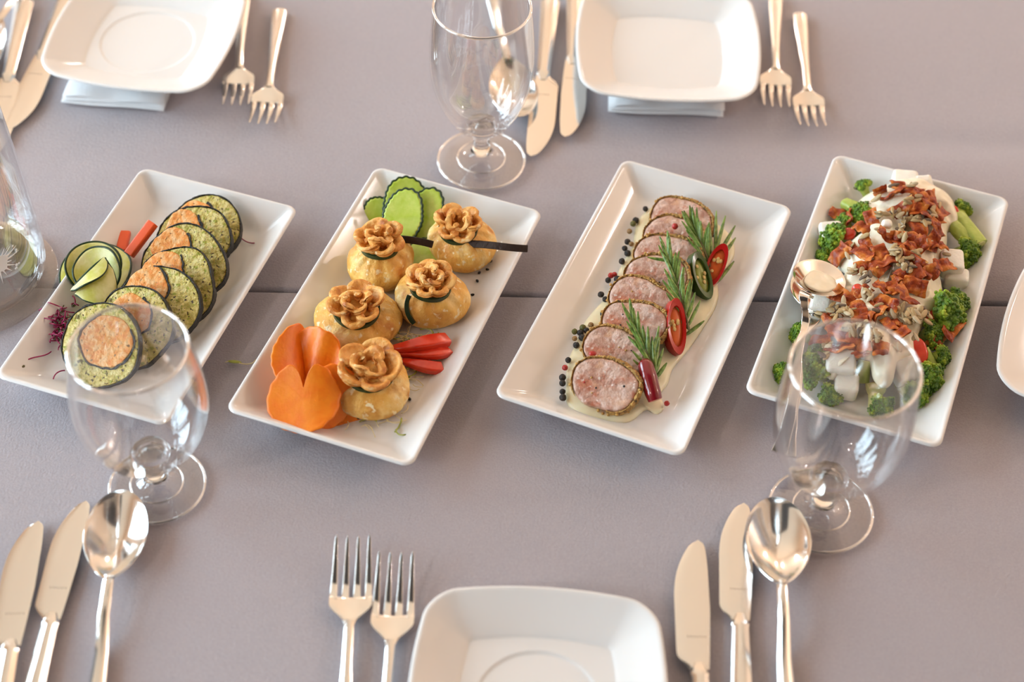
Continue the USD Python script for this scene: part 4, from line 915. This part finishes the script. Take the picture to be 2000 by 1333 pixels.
def needle_mesh(L, w, bend, seed):
    s = np.linspace(0, 1, 9); g = np.random.default_rng(seed)
    wd = w * np.array([0.45, 0.8, 1, 1, 1, 0.95, 0.8, 0.55, 0.15]); v = np.linspace(-0.5, 0.5, 5)
    G = np.stack([v[None] * wd[:, None], np.broadcast_to((L * s)[:, None], (9, 5)), bend * (s ** 2)[:, None] * L - 1.3 * wd[:, None] * (v[None] ** 2) * 1.2], -1)
    return fixed(thick(G, 0.0007))
def rosemary(base, tip, zb, zt, n, label, seed, fan=0.55, side=(), L=0.028):
    a, b = U(*base, zb), U(*tip, zt); g = np.random.default_rng(seed)
    t = thing('rosemary_sprig', label, 'rosemary sprig', tr(a)); P = spline([[0, 0, 0], (b - a) * 0.5 + [0, 0, 0.003], (b - a)], 14)
    part(t, 'stem', tube(P, np.linspace(0.0011, 0.0006, 14), 7), m_twig, 60)
    d = (b - a) / np.linalg.norm(b - a); S = np.cross(d, [0, 0, 1]); S /= np.linalg.norm(S); N = np.cross(S, d)
    for k in range(n):
        s = (k + 0.3) / n; p = P[0] + (P[-1] - P[0]) * s + np.array([0, 0, 0.003 * math.sin(PI * s)])
        sd = 1 if k % 2 else -1; f = fan * (1.15 - 0.75 * s) * g.uniform(0.45, 1.25) * sd; up = g.uniform(0.0, 0.35)
        dr = d * math.cos(f) + S * math.sin(f) + N * up; dr /= np.linalg.norm(dr)
        zz = N + S * g.uniform(-.4, .4)
        x = np.cross(dr, zz); Mx = frame(p, x, np.cross(x, dr))
        part(t, 'needle', needle_mesh(L * g.uniform(0.75, 1.1) * (1.0 - 0.25 * s), 0.0026, g.uniform(-0.08, 0.12), k), m_needle, 60, M=Mx)
    for (u0, v0, z0, u1, v1, z1) in side:
        q0, q1 = U(u0, v0, z0) - a, U(u1, v1, z1) - a; dr = q1 - q0; x = np.cross(dr, [0.1, -0.3, 1])
        part(t, 'needle', needle_mesh(np.linalg.norm(dr), 0.0027, 0.05, 9), m_needle, 60, M=frame(q0, x, np.cross(x, dr)))
rosemary((1388, 525), (1352, 440), 0.020, 0.036, 22, 'rear rosemary sprig lying over the top two meat slices', 91, side=[(1398, 505, .018, 1398, 415, .025), (1396, 500, .018, 1416, 424, .025), (1395, 505, .018, 1410, 445, .024), (1402, 500, .016, 1435, 443, .020), (1408, 505, .015, 1436, 466, .018), (1400, 552, .013, 1433, 512, .016), (1390, 500, .02, 1385, 440, .030)])
rosemary((1346, 645), (1305, 500), 0.022, 0.042, 26, 'middle rosemary sprig lying over three meat slices', 92, 0.5, side=[(1338, 616, .02, 1352, 548, .022), (1335, 630, .018, 1352, 602, .020), (1338, 655, .013, 1375, 628, .015), (1322, 510, .040, 1264, 504, .042), (1330, 600, .025, 1304, 548, .03)])
rosemary((1284, 742), (1236, 632), 0.019, 0.038, 22, 'front rosemary sprig lying over the second and third front slices', 93, 0.45, side=[(1282, 738, .016, 1302, 710, .018), (1280, 730, .018, 1295, 682, .020), (1276, 720, .02, 1286, 640, .026), (1274, 700, .024, 1280, 660, .028)])

def chili_slice(px, z, yaw, rx, ry, tilt, skin, flesh, label, seed, hollow=True, depth=0.011, roll=0.0):
    t = thing('chili_slice', label, 'chili slice', tr(U(*px, z)) @ rot('z', yaw) @ rot('x', tilt) @ rot('y', roll))
    n = 72; a = np.arange(n) / n * 2 * PI
    pt = lambda k, zz: np.stack([rx * k * np.cos(a), ry * k * np.sin(a) * (1 + 0.10 * np.cos(a)), zz + 0 * a], 1)
    w = 0.72 if hollow else 0.8
    rings = [pt(w, -depth / 2), pt(0.97, -depth / 2), pt(1.0, -depth / 2 + 0.0008), pt(1.0, depth / 2 - 0.0008), pt(0.97, depth / 2), pt(w, depth / 2 - 0.0004), pt(w - 0.03, depth / 2 - 0.0015), pt(w - 0.03, -depth / 2)]
    m = loft(rings + rings[:1], False, False)
    part(t, 'skin', fixed(m), skin, 45)
    part(t, 'flesh', fixed(loft([pt(0.05, -depth / 2 + 0.002), pt(w, -depth / 2 + 0.002), pt(w, depth / 2 - 0.0036), pt(0.4, depth / 2 - 0.0022), pt(0.05, depth / 2 - 0.003)])), flesh, 60)
    g = np.random.default_rng(seed)
    for k in range(5):
        b = g.uniform(0, 6.28); q = g.uniform(0.15, 0.55)
        part(t, 'seed', trimesh.creation.icosphere(1, 1.0).apply_transform(np.diag([0.0016, 0.0019, 0.0008, 1])), m_seed, 60, M=tr([rx * q * math.cos(b), ry * q * math.sin(b), depth / 2 - 0.0020]) @ rot('x', g.uniform(-.6, .6)))
chili_slice((1366, 541), 0.020, 0.33, 8.5 * mm, 21 * mm, 0.55, m_gchili, m_gflesh, 'green chili slice with dark seeds beside the fourth meat slice', 1, roll=0.25)
chili_slice((1398, 520), 0.020, -0.38, 8.0 * mm, 20 * mm, 0.45, m_chili, m_chflesh, 'red chili slice leaning on the green one by the rear rosemary', 2, roll=0.15)
chili_slice((1317, 640), 0.022, 0.06, 8.5 * mm, 24 * mm, 0.50, m_chili, m_chflesh, 'hollow red chili slice beside the middle rosemary sprig', 3, roll=0.3)
P = np.array([U(1258, 702, 0.030), U(1264, 728, 0.028), U(1272, 758, 0.024), U(1280, 782, 0.019)]); o = P.mean(0)
ct = thing('chili_tip', 'dark red chili end piece with smooth skin beside the front slice', 'chili piece', tr(o))
part(ct, 'skin', fixed(tube(spline(P - o, 22), np.interp(np.linspace(0, 1, 22), [0, 0.05, 0.15, 0.5, 0.85, 1], [0.001, 0.0042, 0.0064, 0.0072, 0.0066, 0.0058]), 24)), m_dchili, 50)
e = P[-1] - o; d = (P[-1] - P[-2]) / np.linalg.norm(P[-1] - P[-2])
part(ct, 'cut_end', fixed(loft([np.stack([r * np.cos(np.arange(24) / 24 * 2 * PI), r * np.sin(np.arange(24) / 24 * 2 * PI), np.full(24, z)], 1) for r, z in ((0.0052, -0.0008), (0.0052, 0.0003), (0.002, 0.0006))])), m_chili, 50, M=frame(e, np.cross(d, [0, 0, 1]), d))

# ------------------------------------------------------------------ platter d: broccoli salad
YD = PLAT['d'][2]; MD = platM('d'); MDi = np.linalg.inv(MD)
def dloc(p):
    return (MDi @ np.append(p, 1))[:3]
ca, cb = dloc(U(1688, 720, 0.025))[:2], dloc(U(1782, 392, 0.025))[:2]
def mound(x, y):
    """height over the table of the heap under the dressing, in the platter's frame"""
    p = np.stack([x, y], -1); d = cb - ca; s = np.clip(((p - ca) @ d) / (d @ d), 0, 1); q = ca + s[..., None] * d
    r = np.linalg.norm(p - q, axis=-1)
    return FLOOR + 0.004 + 0.027 * np.sqrt(np.clip(1 - (r / 0.050) ** 2, 0, 1)) + (meshkit.noise(np.stack([x * 45, y * 45, 0 * x], -1), 4) - 0.5) * 0.010 * np.clip(1 - r / 0.05, 0, 1)
def on(px, extra=0.0):
    z = 0.03
    for _ in range(8):
        q = dloc(U(*px, z)); z = float(mound(q[0], q[1])) + extra
    e = 0.004; gx = (mound(q[0] + e, q[1]) - mound(q[0] - e, q[1])) / (2 * e); gy = (mound(q[0], q[1] + e) - mound(q[0], q[1] - e)) / (2 * e)
    n = MD[:3, :3] @ np.array([-gx, -gy, 1.0]); return U(*px, z), n / np.linalg.norm(n)
dr = [(1735, 360), (1700, 368), (1676, 378), (1672, 396), (1690, 414), (1702, 432), (1690, 452), (1664, 464), (1642, 490), (1640, 508), (1652, 522), (1640, 540), (1620, 566), (1612, 590), (1625, 612), (1626, 640), (1622, 668), (1618, 694), (1614, 722), (1624, 738), (1642, 726), (1660, 706), (1682, 702), (1698, 716), (1710, 748), (1730, 756), (1744, 744), (1750, 722), (1772, 706), (1786, 700), (1786, 664), (1800, 640), (1812, 612), (1838, 598), (1850, 572), (1838, 532), (1838, 500), (1852, 470), (1860, 440), (1880, 438), (1876, 412), (1862, 384), (1836, 366), (1800, 356), (1768, 350)]
dl = np.array([dloc(U(*p, 0.028))[:2] for p in dr]); da, db = dloc(U(1700, 668, 0.034))[:2], dloc(U(1776, 404, 0.034))[:2]
def ztop(x, y, t):
    h = mound(x, y); f = (1 - (1 - np.minimum(t * 3.4, 1)) ** 2) ** 0.5
    return h - 0.007 + (0.0095 + 0.012 * (meshkit.fbm(np.stack([x * 75, y * 75, 0 * x + 3], -1), 2, 8) - 0.5)) * f
single('cream_dressing', blob(dl, da, db, ztop, lambda x, y: mound(x, y) - 0.009, 18), m_dress, 'thick white cream dressing poured over the broccoli salad', 'dressing', MD, smooth=80)

def floret(R, seed, SL=0.02, pale=False):
    g = np.random.default_rng(seed); bumps = []
    ico = trimesh.creation.icosphere(1, 1.0)
    heads = []
    for k in range(9):
        a = k * 2.4; q = math.sqrt((k + 0.5) / 9); heads.append(np.array([R * 0.72 * q * math.cos(a), R * 0.72 * q * math.sin(a), R * 0.62 * math.sqrt(max(0, 1 - 0.8 * q * q))]))
    for hpos in heads:
        hr = R * 0.40; c = ico.copy(); c.apply_scale(hr * 0.82); c.apply_translation(hpos); bumps.append(c)
        for j in range(26):
            z = g.uniform(-0.35, 1); a = g.uniform(0, 2 * PI); s = math.sqrt(1 - z * z); m = ico.copy(); m.apply_scale(g.uniform(0.13, 0.21) * hr * 1.25); m.apply_translation(hpos + 0.86 * hr * np.array([s * math.cos(a), s * math.sin(a), z])); bumps.append(m)
    crown = cat(*bumps)
    br = [tube(spline([[0, 0, -SL], [0, 0, -SL * 0.3], [0, 0, R * 0.3]], 8), [0.36 * R, 0.36 * R, 0.35 * R, 0.35 * R, 0.38 * R, 0.42 * R, 0.5 * R, 0.55 * R], 12)]
    for hpos in heads[2:]:
        br.append(tube(spline([[0, 0, -SL * 0.35], hpos * 0.45 + [0, 0, -0.001], hpos], 7), [0.2 * R, 0.18 * R, 0.17 * R, 0.17 * R, 0.17 * R, 0.17 * R, 0.15 * R], 8))
    return crown, cat(*br)
flo = []
def broc(px, z, dirn, sc, v, label):
    P = U(*px, z); zz = np.array(dirn, float); Mx = frame(P, [1, 0.2, 0.1], zz) @ np.diag([sc, sc, sc, 1])
    while len(flo) <= v:
        flo.append(None)
    if flo[v] is None:
        t = thing('broccoli_floret', label, 'broccoli floret', Mx, 'broccoli florets in the salad'); c, s = floret(0.0125, 100 + v)
        part(t, 'crown', c, m_broc, False); part(t, 'stem', s, m_bstem, 60); flo[v] = t
    else:
        dup(flo[v], label, Mx)
for px, z, d, sc, v, lab in [
        ((1688, 370), .018, (-.4, .5, .7), .75, 0, 'small broccoli floret at the rear left end of the salad'),
        ((1682, 424), .020, (-.5, .2, .8), 1.05, 1, 'broccoli floret left of the dressing, below the rear left one'),
        ((1652, 440), .016, (-.6, .1, .7), .85, 2, 'broccoli floret right beside the lone left cheese cube'),
        ((1632, 470), .018, (-.7, -.1, .7), 1.20, 0, 'large broccoli floret in front of the lone left cheese cube'),
        ((1610, 505), .012, (-.8, -.2, .4), .75, 1, 'pale small broccoli floret beside the serving spoon tip'),
        ((1874, 413), .018, (.6, .5, .6), .85, 2, 'small dark broccoli floret at the rear right end of the salad'),
        ((1882, 494), .016, (.5, -.5, .7), 1.15, 1, 'broccoli floret under the thick green stalk on the right'),
        ((1838, 614), .022, (.5, -.3, .8), 1.55, 0, 'largest dark broccoli floret on the right of the dressing'),
        ((1862, 596), .018, (.8, .1, .6), 1.10, 2, 'yellowish broccoli floret behind the largest dark one'),
        ((1812, 656), .018, (.6, -.3, .7), 1.10, 1, 'broccoli floret between the tomato and the stray bacon'),
        ((1830, 700), .015, (.8, -.3, .5), .95, 0, 'broccoli floret below the stray bacon at the right'),
        ((1806, 738), .016, (.5, -.6, .6), 1.20, 2, 'broccoli floret at the front right end, behind another'),
        ((1779, 770), .014, (.3, -.8, .5), 1.10, 1, 'foremost broccoli floret at the front right corner of the salad'),
        ((1594, 726), .020, (-.5, -.4, .8), 1.30, 2, 'broccoli floret seen through the goblet left of the cheese'),
        ((1528, 730), .012, (-.9, -.2, .5), .75, 1, 'small broccoli floret lying farthest left by the platter rim'),
        ((1622, 768), .012, (-.2, -.9, .5), .95, 0, 'broccoli floret at the front left behind the goblet'),
        ((1716, 790), .012, (.1, -.9, .4), 1.00, 1, 'broccoli floret at the front beside a pale stem'),
        ((1566, 655), .014, (-.8, .1, .5), .85, 2, 'broccoli floret half hidden behind the serving spoon handles'),
        ((1604, 684), .020, (-.5, -.1, .8), .95, 0, 'broccoli floret right of the spoon handles behind the goblet')]:
    broc(px, z, d, sc, v, lab)
def stalk(pts, w, m, label):
    P = np.array([U(*p) for p in pts]); o = P.mean(0); Q = spline(P - o, 12); s = np.linspace(0, 1, 12)
    t = thing('broccoli_stalk', label, 'broccoli stalk', tr(o))
    mesh = jitter(sweep(Q, w * (0.9 + 0.2 * s), w * 0.8, r=0.42, n=8), 0.0006, 180, 3)
    part(t, 'stalk', mesh, m, 60)
    d = Q[-1] - Q[-2]; d /= np.linalg.norm(d)
    part(t, 'cut_end', disc(lambda a: 0.38 * w + 0 * a, 0.0012, 5, 24, bevel=0.0002), m_bpale, 50, M=frame(Q[-1] + d * 0.0004, np.cross(d, [0.1, 0, 1]), d))
stalk([(1866, 414, .020), (1890, 446, .024), (1914, 478, .022)], 0.013, m_bstem, 'thick light green broccoli stalk at the right of the salad')
stalk([(1862, 440, .022), (1886, 466, .022), (1902, 482, .016)], 0.013, m_bstem, 'second green broccoli stalk lying just below the thick one')
stalk([(1650, 398, .018), (1664, 404, .020), (1676, 410, .020)], 0.012, m_bstem, 'short green broccoli stalk at the rear left')
stalk([(1806, 682, .022), (1818, 706, .018), (1830, 730, .014)], 0.008, m_bstem, 'slim green broccoli stalk below the tomato at the right')
stalk([(1690, 704, .030), (1686, 722, .024), (1682, 744, .016)], 0.012, m_bstem, 'green broccoli stalk between the two front cheese cubes')
stalk([(1694, 760, .016), (1712, 758, .016), (1726, 760, .015)], 0.010, m_bpale, 'pale broccoli stalk lying across the front of the salad')
stalk([(1706, 772, .012), (1708, 788, .011), (1710, 804, .010)], 0.010, m_bpale, 'pale broccoli stalk pointing forward behind the goblet')
stalk([(1536, 712, .012), (1532, 722, .012), (1530, 728, .012)], 0.006, m_bstem, 'tiny green broccoli stalk beside the farthest left floret')

def feta(px, z, sx, sy, sz, yaw, tilt, label, roll=0.0):
    m = jitter(rbox(sx * mm, sy * mm, sz * mm, 0.0028), 0.0007, 90, int(px[0]))
    m.apply_translation([0, 0, -sz * mm / 2])
    single('cheese_cube', m, m_feta, label, 'cheese cube', tr(U(*px, z)) @ rot('z', YD + yaw) @ rot('x', tilt) @ rot('y', roll), 'white cheese cubes in the salad', smooth=60)
for a in [((1622, 458), .018, 20, 18, 17, .5, .1, 'white cheese cube lying alone on the left of the salad'),
          ((1766, 356), .024, 22, 18, 16, .2, .1, 'white cheese cube at the very back of the salad'),
          ((1806, 372), .024, 15, 26, 14, .5, .2, 'long white cheese wedge at the back beside the rearmost cube'),
          ((1858, 516), .024, 19, 22, 17, .3, .1, 'upper white cheese cube of the two at the right edge'),
          ((1867, 546), .016, 20, 15, 15, .2, .0, 'lower white cheese cube of the two at the right edge'),
          ((1600, 606), .022, 17, 22, 17, .1, .3, 'white cheese cube behind the serving spoon handle'),
          ((1640, 712), .030, 24, 20, 18, .3, .3, 'white cheese cube coated in dressing at the front left'),
          ((1652, 756), .018, 19, 17, 19, .2, .2, 'foremost white cheese cube seen through the goblet'),
          ((1768, 726), .024, 20, 19, 18, .8, .4, 'white cheese cube at the front right next to the broccoli'),
          ((1732, 438), .0475, 9, 8, 7, .3, .2, 'tiny white cheese crumb among the rear sunflower seeds')]:
    feta(*a)
def tomato(a, b, w, z0, z1, label):
    P = np.array([U(*a, z0), (U(*a, z0) + U(*b, z1)) / 2 + [0, 0, 0.002], U(*b, z1)]); o = P.mean(0)
    single('tomato_piece', sweep(spline(P - o, 10), w * np.array([.5, .8, .95, 1, 1, 1, 1, .95, .8, .5]), w * 0.5, r=0.45), m_red, label, 'tomato piece', tr(o), smooth=60)
tomato((1646, 462), (1668, 458), 0.012, .022, .024, 'red tomato piece between the left cheese cube and dressing')
tomato((1858, 404), (1868, 428), 0.008, .026, .022, 'thin red tomato piece at the right edge of the dressing')
tomato((1786, 664), (1800, 708), 0.014, .026, .018, 'long dark red tomato piece at the right front of the salad')
tomato((1812, 606), (1816, 636), 0.008, .024, .018, 'thin red tomato piece beside the largest broccoli floret')
tomato((1668, 570), (1682, 566), 0.010, .036, .038, 'small red tomato piece under the bacon at the middle')

def zone(u, v):
    k = v - 0.0
    row = 'rear' if v < 445 else 'upper middle' if v < 540 else 'lower middle' if v < 625 else 'front'
    mid = np.interp(v, [360, 720], [1778, 1690])
    col = 'left' if u < mid - 28 else 'right' if u > mid + 28 else 'centre'
    return row, col
g = np.random.default_rng(77)
def bacon_mesh(seed):
    g = np.random.default_rng(seed); nu, nv = 16, 12; L, W = g.uniform(0.012, 0.020), g.uniform(0.009, 0.013)
    u, v = np.meshgrid(np.linspace(-.5, .5, nu), np.linspace(-.5, .5, nv), indexing='ij')
    e = 0.16 * (meshkit.noise(np.stack([u * 5, v * 5, 0 * u + seed], -1), seed) - 0.5)
    X = u * L * (1 + e + 0.25 * v * g.normal()); Y = v * W * (1 + e + 0.3 * u * g.normal())
    Z = g.uniform(-1, 1) * 26 * X * X + g.uniform(-1, 1) * 30 * Y * Y + 0.0011 * np.sin(u * g.uniform(6, 13) + g.uniform(0, 6)) + 0.0012 * (meshkit.noise(np.stack([u * 6, v * 6, 0 * u + seed + 5], -1), seed) - 0.5)
    return jitter(fixed(thick(np.stack([X, Y, Z], -1), 0.0019 * rims(nu, nv, 1.5))), 0.0004, 400, seed)
bm = [bacon_mesh(200 + k) for k in range(14)]
Z7 = lambda x, y: (x / 5.332 + 1560, y / 5.332 + 330)
Z8 = lambda x, y: (x / 5 + 1500, y / 5 + 560)
b7 = [(850, 240), (960, 285), (1050, 200), (1130, 240), (1200, 240), (1280, 300), (1370, 330), (940, 390), (1080, 420), (1220, 400), (1225, 470), (1300, 370), (1340, 430), (1450, 420), (760, 520), (740, 460), (660, 610), (430, 490), (510, 520), (1540, 520), (1360, 500), (1420, 540), (1430, 620), (1400, 690), (1260, 640), (1200, 720), (910, 700), (980, 740), (1030, 720), (1390, 770), (1450, 800), (1200, 830), (1130, 790), (1250, 790), (690, 770), (600, 770), (530, 830), (430, 900), (690, 890), (700, 960), (860, 880), (930, 960), (790, 1030), (740, 1100), (680, 1020), (1180, 960), (1090, 880), (1400, 940), (1480, 1010), (1320, 1060), (1390, 1080), (990, 1070), (1060, 1140), (1130, 1130), (880, 1250), (1000, 1270), (1200, 1230), (1190, 1130), (680, 1290)]
b8 = [(740, 110), (900, 60), (920, 190), (1130, 60), (1160, 170), (1230, 30), (1330, 100), (1440, 60), (890, 280), (960, 270), (1050, 270), (1130, 320), (1200, 350), (1270, 440), (1230, 400), (630, 400), (530, 520), (680, 410), (710, 490), (740, 560), (820, 500), (930, 570), (1100, 620), (830, 600), (880, 660), (700, 620), (620, 300), (1020, 620)]
for i, (u, v) in enumerate([Z7(*p) for k, p in enumerate(b7) if k % 4 != 3] + [Z8(*p) for k, p in enumerate(b8) if k % 4 != 3]):
    p, n = on((u, v), 0.0055); a = g.uniform(0, 2 * PI)
    Mx = frame(p + n * 0.001, [math.cos(a), math.sin(a), 0.01], n + g.normal(0, 0.28, 3)); s = g.uniform(0.95, 1.25); zr_, zc_ = zone(u, v)
    single('bacon_piece', bm[i % 14], m_bacon, f'crisp red brown bacon piece at the {zr_} {zc_} of the salad topping', 'bacon piece', Mx @ np.diag([s, s, s, 1]), f'bacon pieces, {zr_} {zc_} of the salad', smooth=60)
for px, z, lab in (((1832, 660), 0.022, 'bacon piece stuck to the broccoli right of the dressing'), ((1856, 642), 0.024, 'stray curled bacon piece lying farthest right of the salad')):
    single('bacon_piece', bm[int(px[0]) % 14], m_bacon, lab, 'bacon piece', tr(U(*px, z)) @ rot('z', 1.0) @ rot('x', 0.5) @ np.diag([1.25, 1.25, 1.25, 1]), smooth=60)

def sun_mesh():
    m = trimesh.creation.icosphere(2, 1.0); v = np.array(m.vertices); s = (v[:, 1] + 1) / 2
    w = np.sqrt(np.clip(1 - v[:, 1] ** 2, 0, 1)); k = 1.0 - 0.35 * s
    return trimesh.Trimesh(np.stack([v[:, 0] * 0.0021 * k * 1.15, v[:, 1] * 0.0046, v[:, 2] * 0.0012], 1), m.faces, process=False)
sm = sun_mesh()
s7 = [(820, 350, 2), (1140, 350, 4), (1210, 310, 2), (850, 490, 6), (980, 470, 5), (1030, 490, 4), (1120, 540, 6), (1220, 530, 6), (1300, 570, 4), (850, 630, 2), (1070, 650, 5), (1090, 710, 4), (690, 720, 1), (560, 800, 1), (510, 910, 1), (980, 860, 5), (1030, 890, 4), (1010, 820, 2), (1210, 890, 4), (1210, 930, 2), (1110, 960, 3), (1060, 950, 3), (1150, 1040, 7), (1100, 1020, 4), (560, 1060, 5), (630, 1080, 3), (670, 1150, 2), (740, 1110, 1), (720, 1190, 1), (1390, 470, 4), (1470, 380, 1), (990, 180, 1), (1170, 190, 3), (700, 1300, 3)]
s8 = [(980, 80, 5), (740, 150, 1), (640, 230, 5), (700, 210, 4), (720, 240, 6), (780, 270, 4), (820, 230, 1), (660, 300, 3), (1080, 190, 1), (1130, 240, 2), (1230, 260, 5), (1300, 210, 5), (1390, 260, 5), (1440, 290, 5), (1340, 340, 5), (1420, 330, 4), (1490, 250, 4), (1530, 270, 3), (1560, 350, 1), (780, 390, 8), (830, 450, 5), (900, 410, 8), (960, 420, 6), (1010, 450, 6), (1060, 480, 5), (900, 460, 4), (640, 530, 1), (590, 600, 4), (560, 680, 3), (1450, 480, 2), (1280, 590, 1)]
for F, L in ((Z7, s7), (Z8, s8)):
    for x, y, c in L:
        for k in range(c):
            u, v = F(x + g.normal(0, 22) * (c > 1), y + g.normal(0, 16) * (c > 1)); p, n = on((u, v), 0.0078); a = g.uniform(0, 2 * PI)
            Mx = frame(p + n * g.uniform(0, 0.0025), [math.cos(a), math.sin(a), 0], n + g.normal(0, 0.3, 3)); s = g.uniform(0.95, 1.2)
            zr_, zc_ = zone(u, v)
            single('sunflower_seed', sm, m_sun[int(g.choice([0, 0, 1, 1, 2, 3]))], f'grey brown sunflower seed lying at the {zr_} {zc_} of the salad topping', 'sunflower seed', Mx @ np.diag([s, s, s, 1]), f'sunflower seeds, {zr_} {zc_} of the salad', smooth=70)
for px, z, k, lab in [((1674, 366), .020, 2, 'dark sunflower seed at the rear left broccoli floret'), ((1815, 362), .026, 1, 'sunflower seed at the back beside the long cheese wedge'), ((1849, 497), .0335, 1, 'single sunflower seed on the upper right cheese cube'), ((1600, 612), .0315, 0, 'single brown sunflower seed on the cheese behind the spoon'), ((1554, 646), .012, 1, 'sunflower seed on the platter left of the spoon handle'), ((1552, 672), .010, 0, 'pale sunflower seed low on the platter left of the spoon'), ((1878, 582), .012, 1, 'sunflower seed on the platter right of the yellowish floret'), ((1838, 722), .012, 0, 'sunflower seed on the platter at the front right')]:
    single('sunflower_seed', sm, m_sun[k], lab, 'sunflower seed', tr(U(*px, z)) @ rot('z', px[0]) @ rot('x', 0.3), smooth=70)

# serving spoons on the salad platter
def serving(center, zc, dirdeg, pitch, roll, hand, label, LB=0.064, W=0.045):
    c = U(*center, zc); t = thing('serving_spoon', label, 'serving spoon', tr([c[0], c[1], TZ]))
    Mb = tr([0, 0, zc]) @ rot('z', -math.radians(dirdeg)) @ rot('x', -pitch) @ rot('y', roll) @ tr([0, -LB * 0.5, -0.006])
    part(t, 'bowl', spoon_bowl(LB, W, 0.0085), steel, 50, M=Mb)
    o = np.array([c[0], c[1], TZ]); neck_ = (Mb @ np.array([0, 0.002, 0.0085, 1]))[:3]; neck2 = (Mb @ np.array([0, -0.010, 0.0100, 1]))[:3]
    P = np.vstack([neck_, neck2] + [U(*h) - o for h in hand]); Q = spline(P, 40); s = np.linspace(0, 1, 40)
    w = np.interp(s, [0, 0.06, 0.15, 0.45, 0.62, 0.7, 0.85, 1], [0.012, 0.0078, 0.0060, 0.0064, 0.0088, 0.0080, 0.0096, 0.0122]) + 0.0005 * np.sin(s * 40)
    part(t, 'handle', sweep(Q, w, 0.0026), steel2, 40)
    return t, Mb, o
serving((1594, 572), 0.022, 10, 0.10, 0.05, [(1571, 650, .030), (1560, 720, .033), (1551, 790, .032), (1543, 850, .026), (1539, 892, .021)], 'steel serving spoon lying underneath the other serving spoon')
sv, Mb, o = serving((1596, 551), 0.038, 26, 0.30, 0.12, [(1573, 622, .0425), (1566, 660, .042), (1556, 730, .040), (1547, 790, .038), (1535, 845, .030), (1521, 886, .024)], 'upper steel serving spoon with cream in its bowl on the salad platter')
Mw = tr(o) @ Mb @ tr([0.002, 0.036, 0.0050])
single('cream_dressing', disc(lambda a: 0.0125 * wob(5, 0.06)(a) * np.sqrt(np.cos(a) ** 2 * 1.0 + 1.9 * np.sin(a) ** 2), 0.0026, 8, 60, bevel=0.001), m_dress, 'small pool of cream dressing inside the upper serving spoon', 'dressing', Mw, smooth=60)
for i, (u, v) in enumerate([(1637, 380), (1884, 572), (1900, 640), (1862, 668)]):
    single('herb_crumb', jitter(ball(0.0009, 1), 0.0002, 900, i), m_broc, 'tiny green crumb on the floor of the salad platter', 'crumb', tr(U(u, v, FLOOR + 0.004)), 'green crumbs on the salad platter')
